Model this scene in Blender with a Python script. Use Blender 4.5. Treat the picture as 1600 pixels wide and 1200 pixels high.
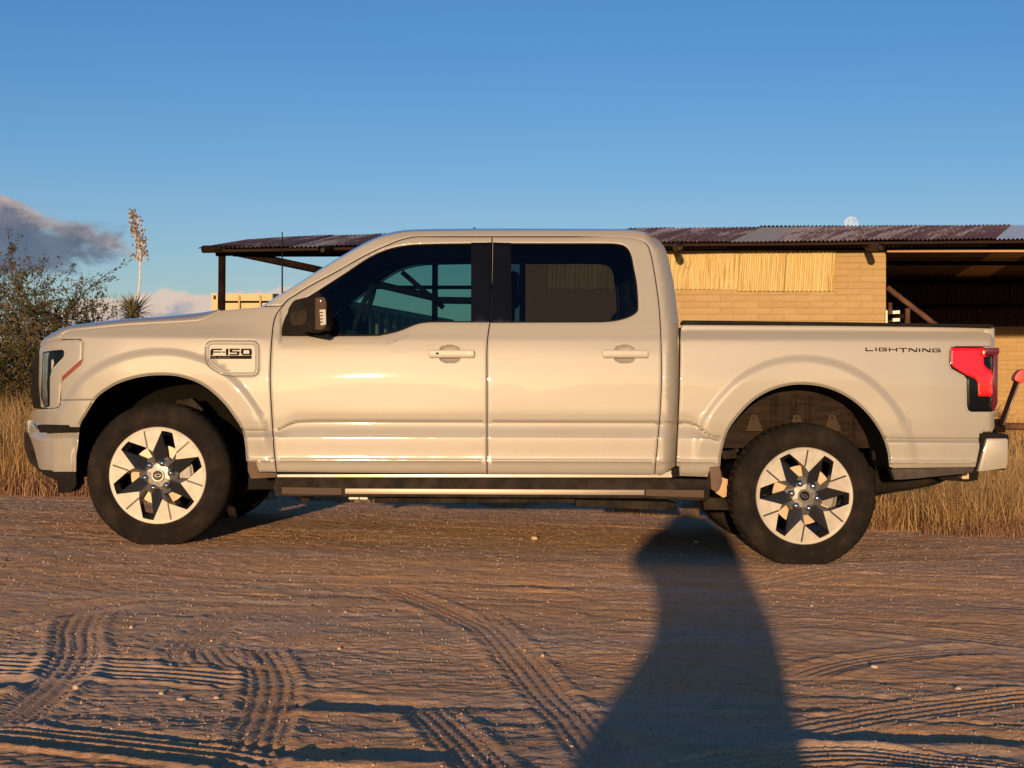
import bpy, bmesh, math, random
import numpy as np
from mathutils import Vector, Matrix
from mathutils.geometry import delaunay_2d_cdt
R = math.radians
random.seed(7); rng = np.random.default_rng(7)
for o in list(bpy.data.objects): bpy.data.objects.remove(o)
S = bpy.context.scene
COL = S.collection

# ------------------------------------------------------------------ camera, world, sun, exposure
F = 2457.0; D = 9.0; H = 1.0            # focal length in photo pixels, metres to the truck's side, eye height
cam_d = bpy.data.cameras.new('camera'); cam = bpy.data.objects.new('camera', cam_d); COL.objects.link(cam)
cam_d.sensor_width = 36; cam_d.lens = 36*F/1600; cam_d.clip_start = 0.05; cam_d.clip_end = 5000
cam.location = (0, -D, H); cam.rotation_euler = (R(90), 0, 0); S.camera = cam
SUN_EL = 5.3; SUN_AZ = 6.5              # degrees above the horizon; shadows run this many degrees right of straight away
sl = bpy.data.lights.new('sun', 'SUN'); sun = bpy.data.objects.new('sun', sl); COL.objects.link(sun)
sl.energy = 5.0; sl.angle = R(0.55); sl.color = (1.0, 0.665, 0.355)
sd = Vector((math.sin(R(SUN_AZ))*math.cos(R(SUN_EL)), math.cos(R(SUN_AZ))*math.cos(R(SUN_EL)), -math.sin(R(SUN_EL))))
sun.rotation_euler = sd.to_track_quat('-Z', 'Y').to_euler(); sun.location = (-5, -30, 20)
S.view_settings.view_transform = 'Standard'; S.view_settings.look = 'None'
S.view_settings.gamma = 1; S.view_settings.use_curve_mapping = False
S.view_settings.exposure = 0.2

class NT:
    def __init__(s, tree): s.t = tree; s.n = tree.nodes; s.l = tree.links
    def add(s, typ, **kw):
        n = s.n.new(typ)
        for k, v in kw.items(): setattr(n, k, v)
        return n
    def inp(s, n, key, v):
        if v is None: return
        if isinstance(v, bpy.types.NodeSocket): s.l.new(v, n.inputs[key])
        else: n.inputs[key].default_value = v
    def math(s, op, a, b=None, c=None, clamp=False):
        n = s.add('ShaderNodeMath', operation=op, use_clamp=clamp)
        s.inp(n, 0, a); s.inp(n, 1, b); s.inp(n, 2, c); return n.outputs[0]
    def mix(s, f, a, b, blend='MIX'):
        n = s.add('ShaderNodeMix', data_type='RGBA', blend_type=blend)
        s.inp(n, 0, f)
        for k, v in ((6, a), (7, b)):
            if isinstance(v, tuple) and len(v) == 3: v = v+(1,)
            s.inp(n, k, v)
        return n.outputs[2]
    def ramp(s, f, stops):
        n = s.add('ShaderNodeValToRGB'); e = n.color_ramp.elements
        while len(e) > 1: e.remove(e[-1])
        e[0].position = stops[0][0]; c = stops[0][1]; e[0].color = c if isinstance(c, tuple) and len(c) == 4 else (tuple(c)+(1,) if isinstance(c, tuple) else (c, c, c, 1))
        for p, c in stops[1:]:
            k = e.new(p); k.color = (tuple(c)+(1,))[:4] if isinstance(c, tuple) else (c, c, c, 1)
        s.inp(n, 0, f); return n.outputs[0]
    def noise(s, vec, scale, detail=4, rough=.55, dist=0, stretch=None):
        if stretch:
            m = s.add('ShaderNodeMapping'); s.inp(m, 0, vec); m.inputs['Scale'].default_value = stretch; vec = m.outputs[0]
        n = s.add('ShaderNodeTexNoise'); s.inp(n, 'Vector', vec); n.inputs['Scale'].default_value = scale
        n.inputs['Detail'].default_value = detail; n.inputs['Roughness'].default_value = rough; n.inputs['Distortion'].default_value = dist
        return n.outputs[0]
    def mrange(s, v, a, b, c=0., d=1., smooth=True):
        n = s.add('ShaderNodeMapRange'); n.interpolation_type = 'SMOOTHSTEP' if smooth else 'LINEAR'
        s.inp(n, 0, v); s.inp(n, 1, a); s.inp(n, 2, b); s.inp(n, 3, c); s.inp(n, 4, d); return n.outputs[0]

w = bpy.data.worlds.new('World'); S.world = w; w.use_nodes = True
W = NT(w.node_tree); W.n.clear()
sky = W.add('ShaderNodeTexSky', sky_type='NISHITA', sun_disc=False)
sky.sun_elevation = R(SUN_EL); sky.sun_rotation = R(180+SUN_AZ); sky.altitude = 1300; sky.air_density = 1.0; sky.dust_density = 0.6; sky.ozone_density = 2.2
geo = W.add('ShaderNodeTexCoord'); sep = W.add('ShaderNodeSeparateXYZ'); W.l.new(geo.outputs['Generated'], sep.inputs[0])
dx, dy, dz = sep.outputs
ysafe = W.math('MAXIMUM', dy, 0.05)
u = W.math('DIVIDE', dx, ysafe); v = W.math('DIVIDE', dz, ysafe)          # tangent of bearing and of height, towards the east
front = W.mrange(dy, 0.3, 0.5)
cmb = W.add('ShaderNodeCombineXYZ'); W.inp(cmb, 0, u); W.inp(cmb, 1, W.math('MULTIPLY', v, 1.5)); P2 = cmb.outputs[0]
def ell(cu, cv, ru, rv):
    a = W.math('DIVIDE', W.math('SUBTRACT', u, cu), ru); b = W.math('DIVIDE', W.math('SUBTRACT', v, cv), rv)
    return W.math('SQRT', W.math('ADD', W.math('MULTIPLY', a, a), W.math('MULTIPLY', b, b)))
n1 = W.noise(P2, 26, 7, .6, .4); n2 = W.noise(P2, 60, 6, .6)
# long cloud to the north east: grey body with a lit upper fringe
eA = W.math('ADD', W.math('SUBTRACT', ell(-.360, .0875, .098, .0215), 1), W.math('MULTIPLY', W.math('SUBTRACT', n1, .5), -1.5))
mA = W.mrange(eA, .25, -.15)
vc_ = W.math('SUBTRACT', W.math('ADD', v, W.math('MULTIPLY', W.math('ADD', u, .34), .27)), .113)
eu_ = W.math('DIVIDE', W.math('ADD', u, .35), .108); ev_ = W.math('DIVIDE', vc_, .0095)
eC = W.math('ADD', W.math('SUBTRACT', W.math('SQRT', W.math('ADD', W.math('MULTIPLY', eu_, eu_), W.math('MULTIPLY', ev_, ev_))), 1), W.math('MULTIPLY', W.math('SUBTRACT', n1, .5), -2.3))
mC = W.mrange(eC, .25, -.35)
# cumulus bank low over the horizon
prof = W.noise(cmb.outputs[0], 17, 1, .4, 0, (1, 0.0, 1))
top = W.math('ADD', W.math('ADD', W.math('MULTIPLY', W.math('SUBTRACT', prof, .5), .022), .0595), W.math('MULTIPLY', W.math('SUBTRACT', n2, .5), .016))
edge = W.math('MULTIPLY', W.math('POWER', W.math('ABSOLUTE', W.math('DIVIDE', W.math('ADD', u, .195), .105)), 3), -.018)
top = W.math('ADD', top, edge)
mB = W.mrange(W.math('SUBTRACT', top, v), -.0006, .0026)
skyc = W.mix(1.0, sky.outputs[0], W.mix(W.mrange(dz, .02, .24), (1.08, 1.10, 1.36), (.60, .96, 1.34)), 'MULTIPLY')
k = 10.0    # clouds are written in the picture's units and divided by the background strength
BG = 0.10
def cc(r, g, b): return (r/BG, g/BG, b/BG, 1)
lit = W.noise(P2, 55, 6, .6, .3)
rel = W.math('ADD', W.math('DIVIDE', W.math('SUBTRACT', top, v), .022), W.math('MULTIPLY', W.math('SUBTRACT', lit, .5), -3.0))
colB = W.ramp(rel, [(0., cc(.62, .50, .42)), (.5, cc(.62, .47, .39)), (.85, cc(.42, .37, .38)), (1., cc(.30, .31, .38))])
colA = W.mix(W.mrange(n2, .3, .7), cc(.085, .11, .17), cc(.125, .15, .21))
colC = W.mix(W.mrange(n2, .35, .7), cc(.36, .28, .26), cc(.52, .36, .29))
c1 = W.mix(W.math('MULTIPLY', W.math('MULTIPLY', mC, front), .85), skyc, colC)
c2 = W.mix(W.math('MULTIPLY', W.math('MULTIPLY', mA, front), .93), c1, colA)
c3 = W.mix(W.math('MULTIPLY', W.math('MULTIPLY', mB, front), .92), c2, colB)
bg = W.add('ShaderNodeBackground'); W.inp(bg, 0, c3); bg.inputs[1].default_value = BG
wo = W.add('ShaderNodeOutputWorld'); W.l.new(bg.outputs[0], wo.inputs[0])

# ------------------------------------------------------------------ materials
MATS = {}
def mat(name, col, rough=.6, metal=0., coat=0., coat_r=.03, spec=.5, build=None):
    if name in MATS: return MATS[name]
    m = bpy.data.materials.new(name); m.use_nodes = True; n = NT(m.node_tree); b = m.node_tree.nodes['Principled BSDF']
    b.inputs['Base Color'].default_value = tuple(col)+(1,); b.inputs['Roughness'].default_value = rough
    b.inputs['Metallic'].default_value = metal; b.inputs['Coat Weight'].default_value = coat; b.inputs['Coat Roughness'].default_value = coat_r
    b.inputs['Specular IOR Level'].default_value = spec
    tc = n.add('ShaderNodeTexCoord').outputs['Object']
    if build: build(n, b, tc)
    else:
        f = n.noise(tc, 9, 5, .6)
        n.inp(b, 'Roughness', n.mrange(f, .3, .7, rough*.85, min(1, rough*1.15)))
    MATS[name] = m; return m
def bump(n, b, h, strength, dist):
    k = n.add('ShaderNodeBump'); k.inputs['Strength'].default_value = strength; k.inputs['Distance'].default_value = dist
    n.inp(k, 'Height', h); n.l.new(k.outputs[0], b.inputs['Normal'])
def b_var(c1, c2, scale=6, stretch=None, bs=0, bd=.01, bsc=60, lo=.35, hi=.65):
    def f(n, b, tc):
        x = n.noise(tc, scale, 6, .65, .2, stretch)
        n.inp(b, 'Base Color', n.mix(n.mrange(x, lo, hi), c1, c2))
        if bs: bump(n, b, n.noise(tc, bsc, 4, .6, 0, stretch), bs, bd)
    return f
def b_paint(n, b, tc):
    d = n.noise(tc, 3.5, 6, .65)
    s = n.add('ShaderNodeSeparateXYZ'); n.l.new(tc, s.inputs[0])
    low = n.mrange(s.outputs[2], .95, .45)                    # road dust gathered on the lower body
    dust = n.math('MULTIPLY', low, n.mrange(d, .35, .75), clamp=True)
    n.inp(b, 'Base Color', n.mix(n.math('MULTIPLY', dust, .45), (.335, .318, .285), (.26, .205, .155)))
    n.inp(b, 'Coat Roughness', n.math('ADD', n.math('MULTIPLY', dust, .25), .02))
    f = n.noise(tc, 900, 2, .5); bump(n, b, f, .03, .0006)
PAINT = mat('pearl_white_paint', (.6, .575, .535), .46, .13, .9, .02, spec=.22, build=b_paint)
BLACKPL = mat('black_plastic', (.009, .0075, .007), .75, spec=.12)
DARKIN = mat('black_interior_trim', (.012, .012, .014), .85)
TEXPL = mat('textured_grey_black_plastic', (.045, .042, .04), .85, spec=.1, build=b_var((.013, .011, .010), (.032, .025, .020), 9, None, .3, .002, 500))
GLOSSBLK = mat('gloss_black', (.004, .004, .005), .2, 0, .25, spec=.2)
RUBBER = mat('dusty_tyre_rubber', (.03, .027, .025), .9, spec=.08, build=b_var((.013, .011, .010), (.036, .026, .020), 7, None, .4, .003, 220, .4, .8))
MACH = mat('machined_aluminium', (.42, .39, .35), .5, .25, 0, .1, spec=.2, build=b_var((.30, .28, .25), (.36, .335, .30), 14, None, .05, .0005, 300))
ALLOYDK = mat('dark_grey_alloy', (.020, .021, .025), .35, .2, .2, spec=.2)
ALLOYMID = mat('grey_alloy', (.14, .135, .13), .38, .5, .2)
CHROME = mat('chrome', (.75, .72, .68), .12, 1.)
STEEL = mat('brushed_step_metal', (.30, .25, .21), .45, .4, build=b_var((.22, .18, .15), (.30, .25, .21), 12, (.05, 1, 1), .1, .001, 200))
LINER = mat('dusty_wheel_liner', (.03, .02, .014), .8, spec=.15, build=b_var((.010, .007, .005), (.026, .016, .011), 8, (1, 1, 6), .3, .003, 120))
REDLENS = mat('red_lamp_lens', (.62, .006, .008), .18, 0, 1, build=b_var((.55, .004, .006), (.75, .012, .012), 30, (.2, 1, 4)))
DKRED = mat('dark_red_lamp_lens', (.10, .008, .02), .12, 0, 1)
AMBER = mat('amber_reflector', (.45, .05, .012), .3, 0, 1, build=b_var((.16, .03, .01), (.30, .07, .02), 180))
LAMPGL = mat('headlight_lens', (.10, .12, .13), .06, .2, 1, build=b_var((.03, .035, .04), (.22, .25, .26), 14, (1, 1, .4)))
LAMPWH = mat('white_lens', (.42, .40, .38), .5, 0, .2, spec=.2)
MIRBR = mat('bronze_black_plastic', (.06, .036, .020), .6, 0, .1, spec=.1)
LETTER = mat('black_badge', (.008, .005, .006), .8, spec=.1)
SILVERT = mat('silver_badge', (.12, .115, .11), .7, .1, spec=.1)
def b_glass(tint, fac=1.0):
    def f(n, b, tc):
        out = [x for x in n.n if x.type == 'OUTPUT_MATERIAL'][0]
        tr = n.add('ShaderNodeBsdfTransparent'); tr.inputs[0].default_value = tuple(tint)+(1,)
        gl = n.add('ShaderNodeBsdfGlossy'); gl.inputs['Roughness'].default_value = .01; gl.inputs[0].default_value = (1, 1, 1, 1)
        fr = n.add('ShaderNodeFresnel'); fr.inputs[0].default_value = 1.5
        mx = n.add('ShaderNodeMixShader'); n.l.new(n.math('MULTIPLY', fr.outputs[0], fac), mx.inputs[0]); n.l.new(tr.outputs[0], mx.inputs[1]); n.l.new(gl.outputs[0], mx.inputs[2])
        n.l.new(mx.outputs[0], out.inputs[0])
    return f
GLASSF = mat('tinted_front_glass', (.1, .1, .1), .05, build=b_glass((.37, .54, .50), .8))
GLASSR = mat('dark_privacy_glass', (.1, .1, .1), .05, build=b_glass((.21, .24, .27), .8))
WSGL = mat('windscreen_glass', (.1, .1, .1), .02, build=b_glass((.5, .72, .8), 1.2))
def ground_mat(n, b, tc):
    big = n.noise(tc, .55, 5, .6, .3, (.45, 1.2, 1)); mid = n.noise(tc, 3.0, 6, .65, .4, (.35, 1.6, 1)); fine = n.noise(tc, 55, 5, .75, 0, (.6, 1.2, 1)); fin2 = n.noise(tc, 170, 3, .75); stk = n.noise(tc, 12, 6, .75, .3, (.6, 1.3, 1))
    x = n.math('ADD', n.math('MULTIPLY', big, .55), n.math('MULTIPLY', mid, .45))
    c = n.ramp(x, [(.36, (.58, .44, .34)), (.46, (.61, .40, .255)), (.54, (.66, .37, .18)), (.66, (.60, .48, .39))])
    sp = n.mrange(fine, .46, .66); c = n.mix(n.math('MULTIPLY', sp, .38), c, (.62, .47, .36)); c = n.mix(n.math('MULTIPLY', n.mrange(stk, .50, .33), .35), c, (.30, .18, .12))
    dk = n.mrange(fin2, .50, .36); c = n.mix(n.math('MULTIPLY', dk, .5), c, (.17, .105, .075))
    n.inp(b, 'Base Color', c); b.inputs['Roughness'].default_value = .95; b.inputs['Specular IOR Level'].default_value = .15
    h = n.math('ADD', n.math('ADD', n.math('MULTIPLY', fine, .55), n.math('MULTIPLY', fin2, .25)), n.math('MULTIPLY', stk, .5)); bump(n, b, h, .9, .016)
GROUND = mat('sandy_gravel', (.4, .28, .2), .95, build=ground_mat)
def strawm(name, c1, c2, c3, tr=.25):
    def f(n, b, tc):
        g = n.add('ShaderNodeNewGeometry'); c = n.ramp(g.outputs['Random Per Island'], [(0, c1), (.5, c2), (1, c3)])
        n.inp(b, 'Base Color', c); b.inputs['Roughness'].default_value = .7; b.inputs['Specular IOR Level'].default_value = .2
        out = [x for x in n.n if x.type == 'OUTPUT_MATERIAL'][0]
        t = n.add('ShaderNodeBsdfTranslucent'); n.inp(t, 0, c); mx = n.add('ShaderNodeMixShader'); mx.inputs[0].default_value = tr
        n.l.new(b.outputs[0], mx.inputs[1]); n.l.new(t.outputs[0], mx.inputs[2]); n.l.new(mx.outputs[0], out.inputs[0])
    return mat(name, c2, build=f)
STRAW = strawm('dry_straw_grass', (.20, .12, .055), (.40, .25, .105), (.56, .40, .20))
RSTRAW = strawm('reddish_dry_weed', (.16, .09, .06), (.30, .17, .10), (.42, .27, .17))
LEAF = strawm('olive_leaf', (.035, .042, .012), (.075, .072, .022), (.15, .10, .035))
YUC = strawm('yucca_leaf', (.07, .08, .035), (.14, .13, .06), (.26, .22, .12), .1)
BARK = mat('grey_brown_bark', (.10, .07, .05), .9, build=b_var((.06, .042, .03), (.15, .105, .075), 12))
PALEST = mat('pale_dry_stalk', (.62, .52, .44), .8, build=b_var((.5, .40, .33), (.72, .63, .54), 20))
PODM = mat('brown_seed_pod', (.16, .09, .06), .8, build=b_var((.09, .05, .035), (.25, .15, .10), 20))
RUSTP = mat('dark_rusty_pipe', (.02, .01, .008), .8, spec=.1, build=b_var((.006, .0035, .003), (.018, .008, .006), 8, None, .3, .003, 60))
RUSTL = mat('lit_rusty_pipe', (.10, .045, .025), .75, build=b_var((.06, .026, .016), (.14, .062, .035), 8, None, .3, .003, 60))  # brighter copy of the pipe rust, sunlight put into its base colour
def blockm(name, c1, c2):
    def f(n, b, tc):
        g = n.add('ShaderNodeObjectInfo'); r = g.outputs['Random']
        x = n.math('ADD', n.math('MULTIPLY', n.noise(tc, 5, 6, .6), .6), n.math('MULTIPLY', r, .4))
        n.inp(b, 'Base Color', n.mix(n.mrange(x, .3, .72), c1, c2)); b.inputs['Roughness'].default_value = .95; b.inputs['Specular IOR Level'].default_value = .1
        bump(n, b, n.noise(tc, 60, 5, .7), .5, .006)
    return mat(name, c1, build=f)
BLOCK = blockm('tan_slump_block', (.375, .262, .125), (.405, .288, .145))
MORTAR = mat('tan_mortar', (.37, .262, .135), .95)
def slant(n, tc, kx, ky):
    sp_ = n.add('ShaderNodeSeparateXYZ'); n.l.new(tc, sp_.inputs[0]); c_ = n.add('ShaderNodeCombineXYZ')
    n.inp(c_, 0, n.math('MULTIPLY', n.math('SUBTRACT', sp_.outputs[0], n.math('MULTIPLY', n.math('SUBTRACT', sp_.outputs[1], 15.2), n.math('ADD', n.math('MULTIPLY', sp_.outputs[0], .0328), .121))), kx)); n.inp(c_, 1, n.math('MULTIPLY', sp_.outputs[1], ky)); return c_.outputs[0]
def rustroof(n, b, tc):
    s = n.noise(slant(n, tc, 4.5, .16), 1, 3, .6); s2 = n.noise(slant(n, tc, 30, 2.2), 1, 4, .65); s3 = n.noise(slant(n, tc, 1.4, .3), 1, 2); r = n.add('ShaderNodeObjectInfo').outputs['Random']
    x = n.math('ADD', n.math('ADD', n.math('MULTIPLY', s, .42), n.math('MULTIPLY', s2, .26)), n.math('ADD', n.math('MULTIPLY', s3, .2), n.math('MULTIPLY', r, .12)))
    n.inp(b, 'Base Color', n.ramp(x, [(.40, (.11, .050, .042)), (.49, (.18, .080, .062)), (.515, (.36, .25, .21)), (.58, (.52, .44, .39))]))
    b.inputs['Roughness'].default_value = .75
RROOF = mat('rusty_corrugated_iron', (.15, .06, .05), .75, build=rustroof)
GROOF = mat('weathered_grey_corrugated_iron', (.36, .36, .34), .6, .3, build=b_var((.40, .37, .31), (.52, .47, .40), 8, (2, .4, 1)))
SROOF = mat('galvanised_corrugated_iron', (.62, .66, .72), .4, .3, build=b_var((.58, .62, .68), (.72, .76, .82), 8, (2, .4, 1)))
YSHEET = mat('cream_painted_corrugated_sheet', (.72, .56, .28), .6, build=b_var((.36, .22, .06), (.56, .44, .20), 7, (7, 1, .25), .3, .004, 90, .3, .55))
CREAM = mat('cream_container_paint', (.74, .60, .34), .6, build=b_var((.52, .41, .22), (.32, .16, .07), 7, None, 0, 0, 1, .62, .78))
CONTG = mat('faded_green_container_side', (.55, .52, .40), .6, build=b_var((.36, .36, .26), (.44, .42, .32), 4))
CLOTH = mat('dark_coat_cloth', (.04, .04, .05), .9); SKIN = mat('skin', (.45, .27, .19), .55); DENIM = mat('denim', (.05, .07, .12), .85)
REDPL = mat('faded_red_rubber', (.50, .05, .035), .5)
WHITEP = mat('white_paint', (.75, .72, .68), .6)
SEAT = mat('dark_seat_fabric', (.035, .037, .045), .9)
STONE = mat('pale_stone', (.45, .32, .23), .9, build=b_var((.34, .24, .17), (.50, .38, .28), 30, None, .5, .004, 90))

# ------------------------------------------------------------------ helpers
def P(px, py, Y):                       # place for a feature seen at photo pixel (px, py) that stands Y metres behind the truck's widest side
    k = (D+Y)/F; return Vector(((px-800)*k, Y, H+(600-py)*k))
def tag(o, label=None, cat=None, group=None, kind=None):
    if label: o['label'] = label
    if cat: o['category'] = cat
    if group: o['group'] = group
    if kind: o['kind'] = kind
    return o
def setparent(o, p):
    if p is None: return
    o.parent = p
    if p.type == 'EMPTY': o.matrix_parent_inverse = Matrix.Translation(-p.location)
def mk(name, verts, faces, m, parent=None, smooth=False, normals=None, base=None):
    me = bpy.data.meshes.new(name)
    if base is not None: verts = [(a[0]-base[0], a[1]-base[1], a[2]-base[2]) for a in verts]
    me.from_pydata([tuple(a) for a in verts], [], [tuple(f) for f in faces])
    if smooth: me.polygons.foreach_set('use_smooth', [True]*len(me.polygons))
    me.materials.append(m); me.update()
    if normals is not None: me.normals_split_custom_set_from_vertices([tuple(x) for x in normals])
    o = bpy.data.objects.new(name, me); COL.objects.link(o)
    if base is not None: o.location = base
    setparent(o, parent); return o
def mirror(o, name=None, parent='same'):                 # the other side of the truck, across its centre plane y = 1
    me = o.data; n = len(me.vertices); co = np.empty(n*3); me.vertices.foreach_get('co', co); co = co.reshape(-1, 3).copy(); co[:, 1] = 2-co[:, 1]
    fs = [tuple(reversed(p.vertices)) for p in me.polygons]; sm = [p.use_smooth for p in me.polygons]
    nor = None
    if me.has_custom_normals:
        nor = np.zeros((n, 3)); cn = me.corner_normals
        for l in me.loops: nor[l.vertex_index] = cn[l.index].vector
        nor[:, 1] *= -1
    q = mk(name or o.name.split('.')[0], co, fs, me.materials[0], None)
    q.data.polygons.foreach_set('use_smooth', sm)
    if nor is not None: q.data.normals_split_custom_set_from_vertices([tuple(x) for x in nor])
    setparent(q, o.parent if parent == 'same' else parent)
    if 'label' in o: q['label'] = o['label']
    return q
class MB:
    def __init__(s): s.v = []; s.f = []
    def add(s, vs, fs): k = len(s.v); s.v += [tuple(a) for a in vs]; s.f += [tuple(i+k for i in f) for f in fs]; return s
    def box(s, a, b):
        x0, y0, z0 = a; x1, y1, z1 = b
        return s.add([(x0, y0, z0), (x1, y0, z0), (x1, y1, z0), (x0, y1, z0), (x0, y0, z1), (x1, y0, z1), (x1, y1, z1), (x0, y1, z1)],
                     [(0, 3, 2, 1), (4, 5, 6, 7), (0, 1, 5, 4), (1, 2, 6, 5), (2, 3, 7, 6), (3, 0, 4, 7)])
    def tube(s, pts, rad, n=8, caps=True):
        pts = [Vector(p) for p in pts]; rs = rad if isinstance(rad, (list, tuple)) else [rad]*len(pts); vs = []; fs = []
        up = Vector((0, 0, 1)); prev = None
        for i, p in enumerate(pts):
            t = (pts[min(i+1, len(pts)-1)]-pts[max(i-1, 0)]).normalized()
            if prev is None: a = t.cross(up if abs(t.z) < .95 else Vector((1, 0, 0))).normalized()
            else: a = (prev-t*prev.dot(t)).normalized()
            prev = a; b = t.cross(a)
            vs += [p+(a*math.cos(2*math.pi*k/n)+b*math.sin(2*math.pi*k/n))*rs[i] for k in range(n)]
        for i in range(len(pts)-1):
            for k in range(n): fs.append((i*n+k, i*n+(k+1) % n, (i+1)*n+(k+1) % n, (i+1)*n+k))
        if caps: fs.append(tuple(range(n))[::-1]); fs.append(tuple((len(pts)-1)*n+k for k in range(n)))
        return s.add(vs, fs)
    def build(s, name, m, parent=None, smooth=False, bev=0, base=None):
        o = mk(name, s.v, s.f, m, parent, smooth, base=base)
        if bev:
            bm = bmesh.new(); bm.from_mesh(o.data); bmesh.ops.bevel(bm, geom=list(bm.edges), offset=bev, segments=2, profile=.6, affect='EDGES', clamp_overlap=True)
            bm.to_mesh(o.data); bm.free(); o.data.polygons.foreach_set('use_smooth', [True]*len(o.data.polygons))
        fixn(o); return o
def fixn(o):
    bm = bmesh.new(); bm.from_mesh(o.data); bmesh.ops.recalc_face_normals(bm, faces=bm.faces); bm.to_mesh(o.data); bm.free()
def prism(name, pts, Y0, Y1, m, parent=None, bev=0.0, smooth=False, fn=None):
    """solid whose outline is given in photo pixels at depth Y0, running back to Y1"""
    a = [P(x, y, (Y0 if fn is None else fn(x, y)+Y0)) for x, y in pts]; n = len(a)
    b = [Vector((q.x, (Y1 if fn is None else q.y-Y0+Y1), q.z)) for q in a]
    fs = [tuple(range(n))[::-1], tuple(range(n, 2*n))]+[(i, (i+1) % n, n+(i+1) % n, n+i) for i in range(n)]
    bm = bmesh.new(); vs = [bm.verts.new(q) for q in a+b]
    for f in fs: bm.faces.new([vs[i] for i in f])
    bmesh.ops.recalc_face_normals(bm, faces=bm.faces)
    if bev:
        es = [e for e in bm.edges if all(v.index < 0 or True for v in e.verts)]
        front = [e for e in bm.edges if any(len(f.verts) == n and f.calc_center_median().y < max(Y0, Y1) for f in e.link_faces)] if n != 4 else es
        bmesh.ops.bevel(bm, geom=front, offset=bev, segments=2, profile=.6, affect='EDGES', clamp_overlap=True)
    bmesh.ops.triangulate(bm, faces=[f for f in bm.faces if len(f.verts) > 4])
    me = bpy.data.meshes.new(name); bm.to_mesh(me); bm.free(); me.materials.append(m)
    if smooth or bev:
        me.polygons.foreach_set('use_smooth', [True]*len(me.polygons)); me.set_sharp_from_angle(angle=R(40))
    o = bpy.data.objects.new(name, me); COL.objects.link(o); setparent(o, parent); return o
def C(pts, k=6):                         # smooth curve through points
    out = []; n = len(pts)
    for i in range(n-1):
        p0, p1, p2, p3 = [np.array(pts[max(0, min(n-1, j))], float) for j in (i-1, i, i+1, i+2)]
        for t in np.arange(k)/k:
            out.append(tuple(.5*((2*p1)+(-p0+p2)*t+(2*p0-5*p1+4*p2-p3)*t*t+(-p0+3*p1-3*p2+p3)*t**3)))
    out.append(tuple(pts[-1])); return out
def resample(poly, step):
    out = []; n = len(poly)
    for i in range(n):
        a = np.array(poly[i], float); b = np.array(poly[(i+1) % n], float); L = np.hypot(*(b-a))
        if L < 1e-4: continue
        m = max(1, int(round(L/step))); out += [tuple(a+(b-a)*j/m) for j in range(m)]
    return out
def rnd(poly, r):                        # round every corner of a polygon
    out = []; n = len(poly)
    for i in range(n):
        p = np.array(poly[i], float); a = np.array(poly[i-1], float); b = np.array(poly[(i+1) % n], float)
        la, lb = np.hypot(*(a-p)), np.hypot(*(b-p)); k = min(r, la*.45, lb*.45); q0 = p+(a-p)*k/la; q1 = p+(b-p)*k/lb
        for t in (0, .17, .33, .5, .67, .83, 1): out.append(tuple((1-t)**2*q0+2*t*(1-t)*p+t*t*q1))
    return out
def inside(pts, poly):
    x, y = pts[:, 0], pts[:, 1]; c = np.zeros(len(pts), bool); pp = np.array(poly); n = len(pp)
    for i in range(n):
        x1, y1 = pp[i]; x2, y2 = pp[i-1]
        if y1 == y2: continue
        c ^= ((y1 > y) != (y2 > y)) & (x < (x2-x1)*(y-y1)/(y2-y1)+x1)
    return c
def dist_poly(pts, poly, closed=True):
    pp = np.array(poly, float); a = pp if closed else pp[:-1]; b = np.roll(pp, -1, 0) if closed else pp[1:]; d = b-a; L2 = (d**2).sum(1)+1e-9
    out = np.full(len(pts), 1e9)
    for i in range(0, len(pts), 4000):
        q = pts[i:i+4000, None, :]; t = np.clip(((q-a)*d).sum(2)/L2, 0, 1); c = a+t[..., None]*d; out[i:i+4000] = np.sqrt(((q-c)**2).sum(2)).min(1)
    return out
# ------------------------------------------------------------------ the truck's side as a surface: depth behind the widest plane
ARCH_F = C([(385, 738), (385, 718), (380, 677), (367, 653), (347, 627), (317, 602), (283, 589), (250, 586), (218, 589), (187, 598), (165, 610), (150, 623), (134, 648), (124, 667), (120, 700), (119, 740)])
ARCH_R = C([(1390, 732), (1386.5, 704), (1376, 676), (1355, 646), (1327, 622), (1292, 606), (1253.5, 600.5), (1215, 606), (1180, 623.5), (1152, 651.5), (1136, 676), (1127.5, 707), (1125, 730)])
PQ = [300, 345, 360, 372, 400, 450, 495, 508, 520, 532, 560, 600, 640, 653, 656.5, 659.5, 664, 680, 684, 712, 715.5, 719, 722.5, 735, 742, 760]
PY = [.46, .345, .29, .255, .212, .140, .078, .060, .044, .028, .012, .003, .004, .009, .011, .029, .0275, .0105, .0065, .010, .009, .004, .013, .024, .04, .07]
def mono(xs, ys):
    xs = np.array(xs, float); ys = np.array(ys, float); h = np.diff(xs); d = np.diff(ys)/h; m = np.zeros(len(xs)); m[0] = d[0]; m[-1] = d[-1]
    for i in range(1, len(xs)-1): m[i] = 0 if d[i-1]*d[i] <= 0 else 2*d[i-1]*d[i]/(d[i-1]+d[i])
    def f(x):
        x = np.clip(x, xs[0], xs[-1]); i = np.clip(np.searchsorted(xs, x)-1, 0, len(h)-1); t = (x-xs[i])/h[i]
        return (2*t**3-3*t**2+1)*ys[i]+(t**3-2*t**2+t)*h[i]*m[i]+(-2*t**3+3*t**2)*ys[i+1]+(t**3-t**2)*h[i]*m[i+1]
    return f
prof_cab = mono(PQ, PY)
PYb = [.07, .066, .066, .066, .066, .066, .066, .064, .052, .022]+PY[10:]
prof_bed = mono([300, 345, 360, 372, 400, 450, 495, 515, 519, 531]+PQ[10:], PYb)
PYf = [.60, .50, .45, .40, .33, .22, .108, .083, .055, .024]+PY[10:]
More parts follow.
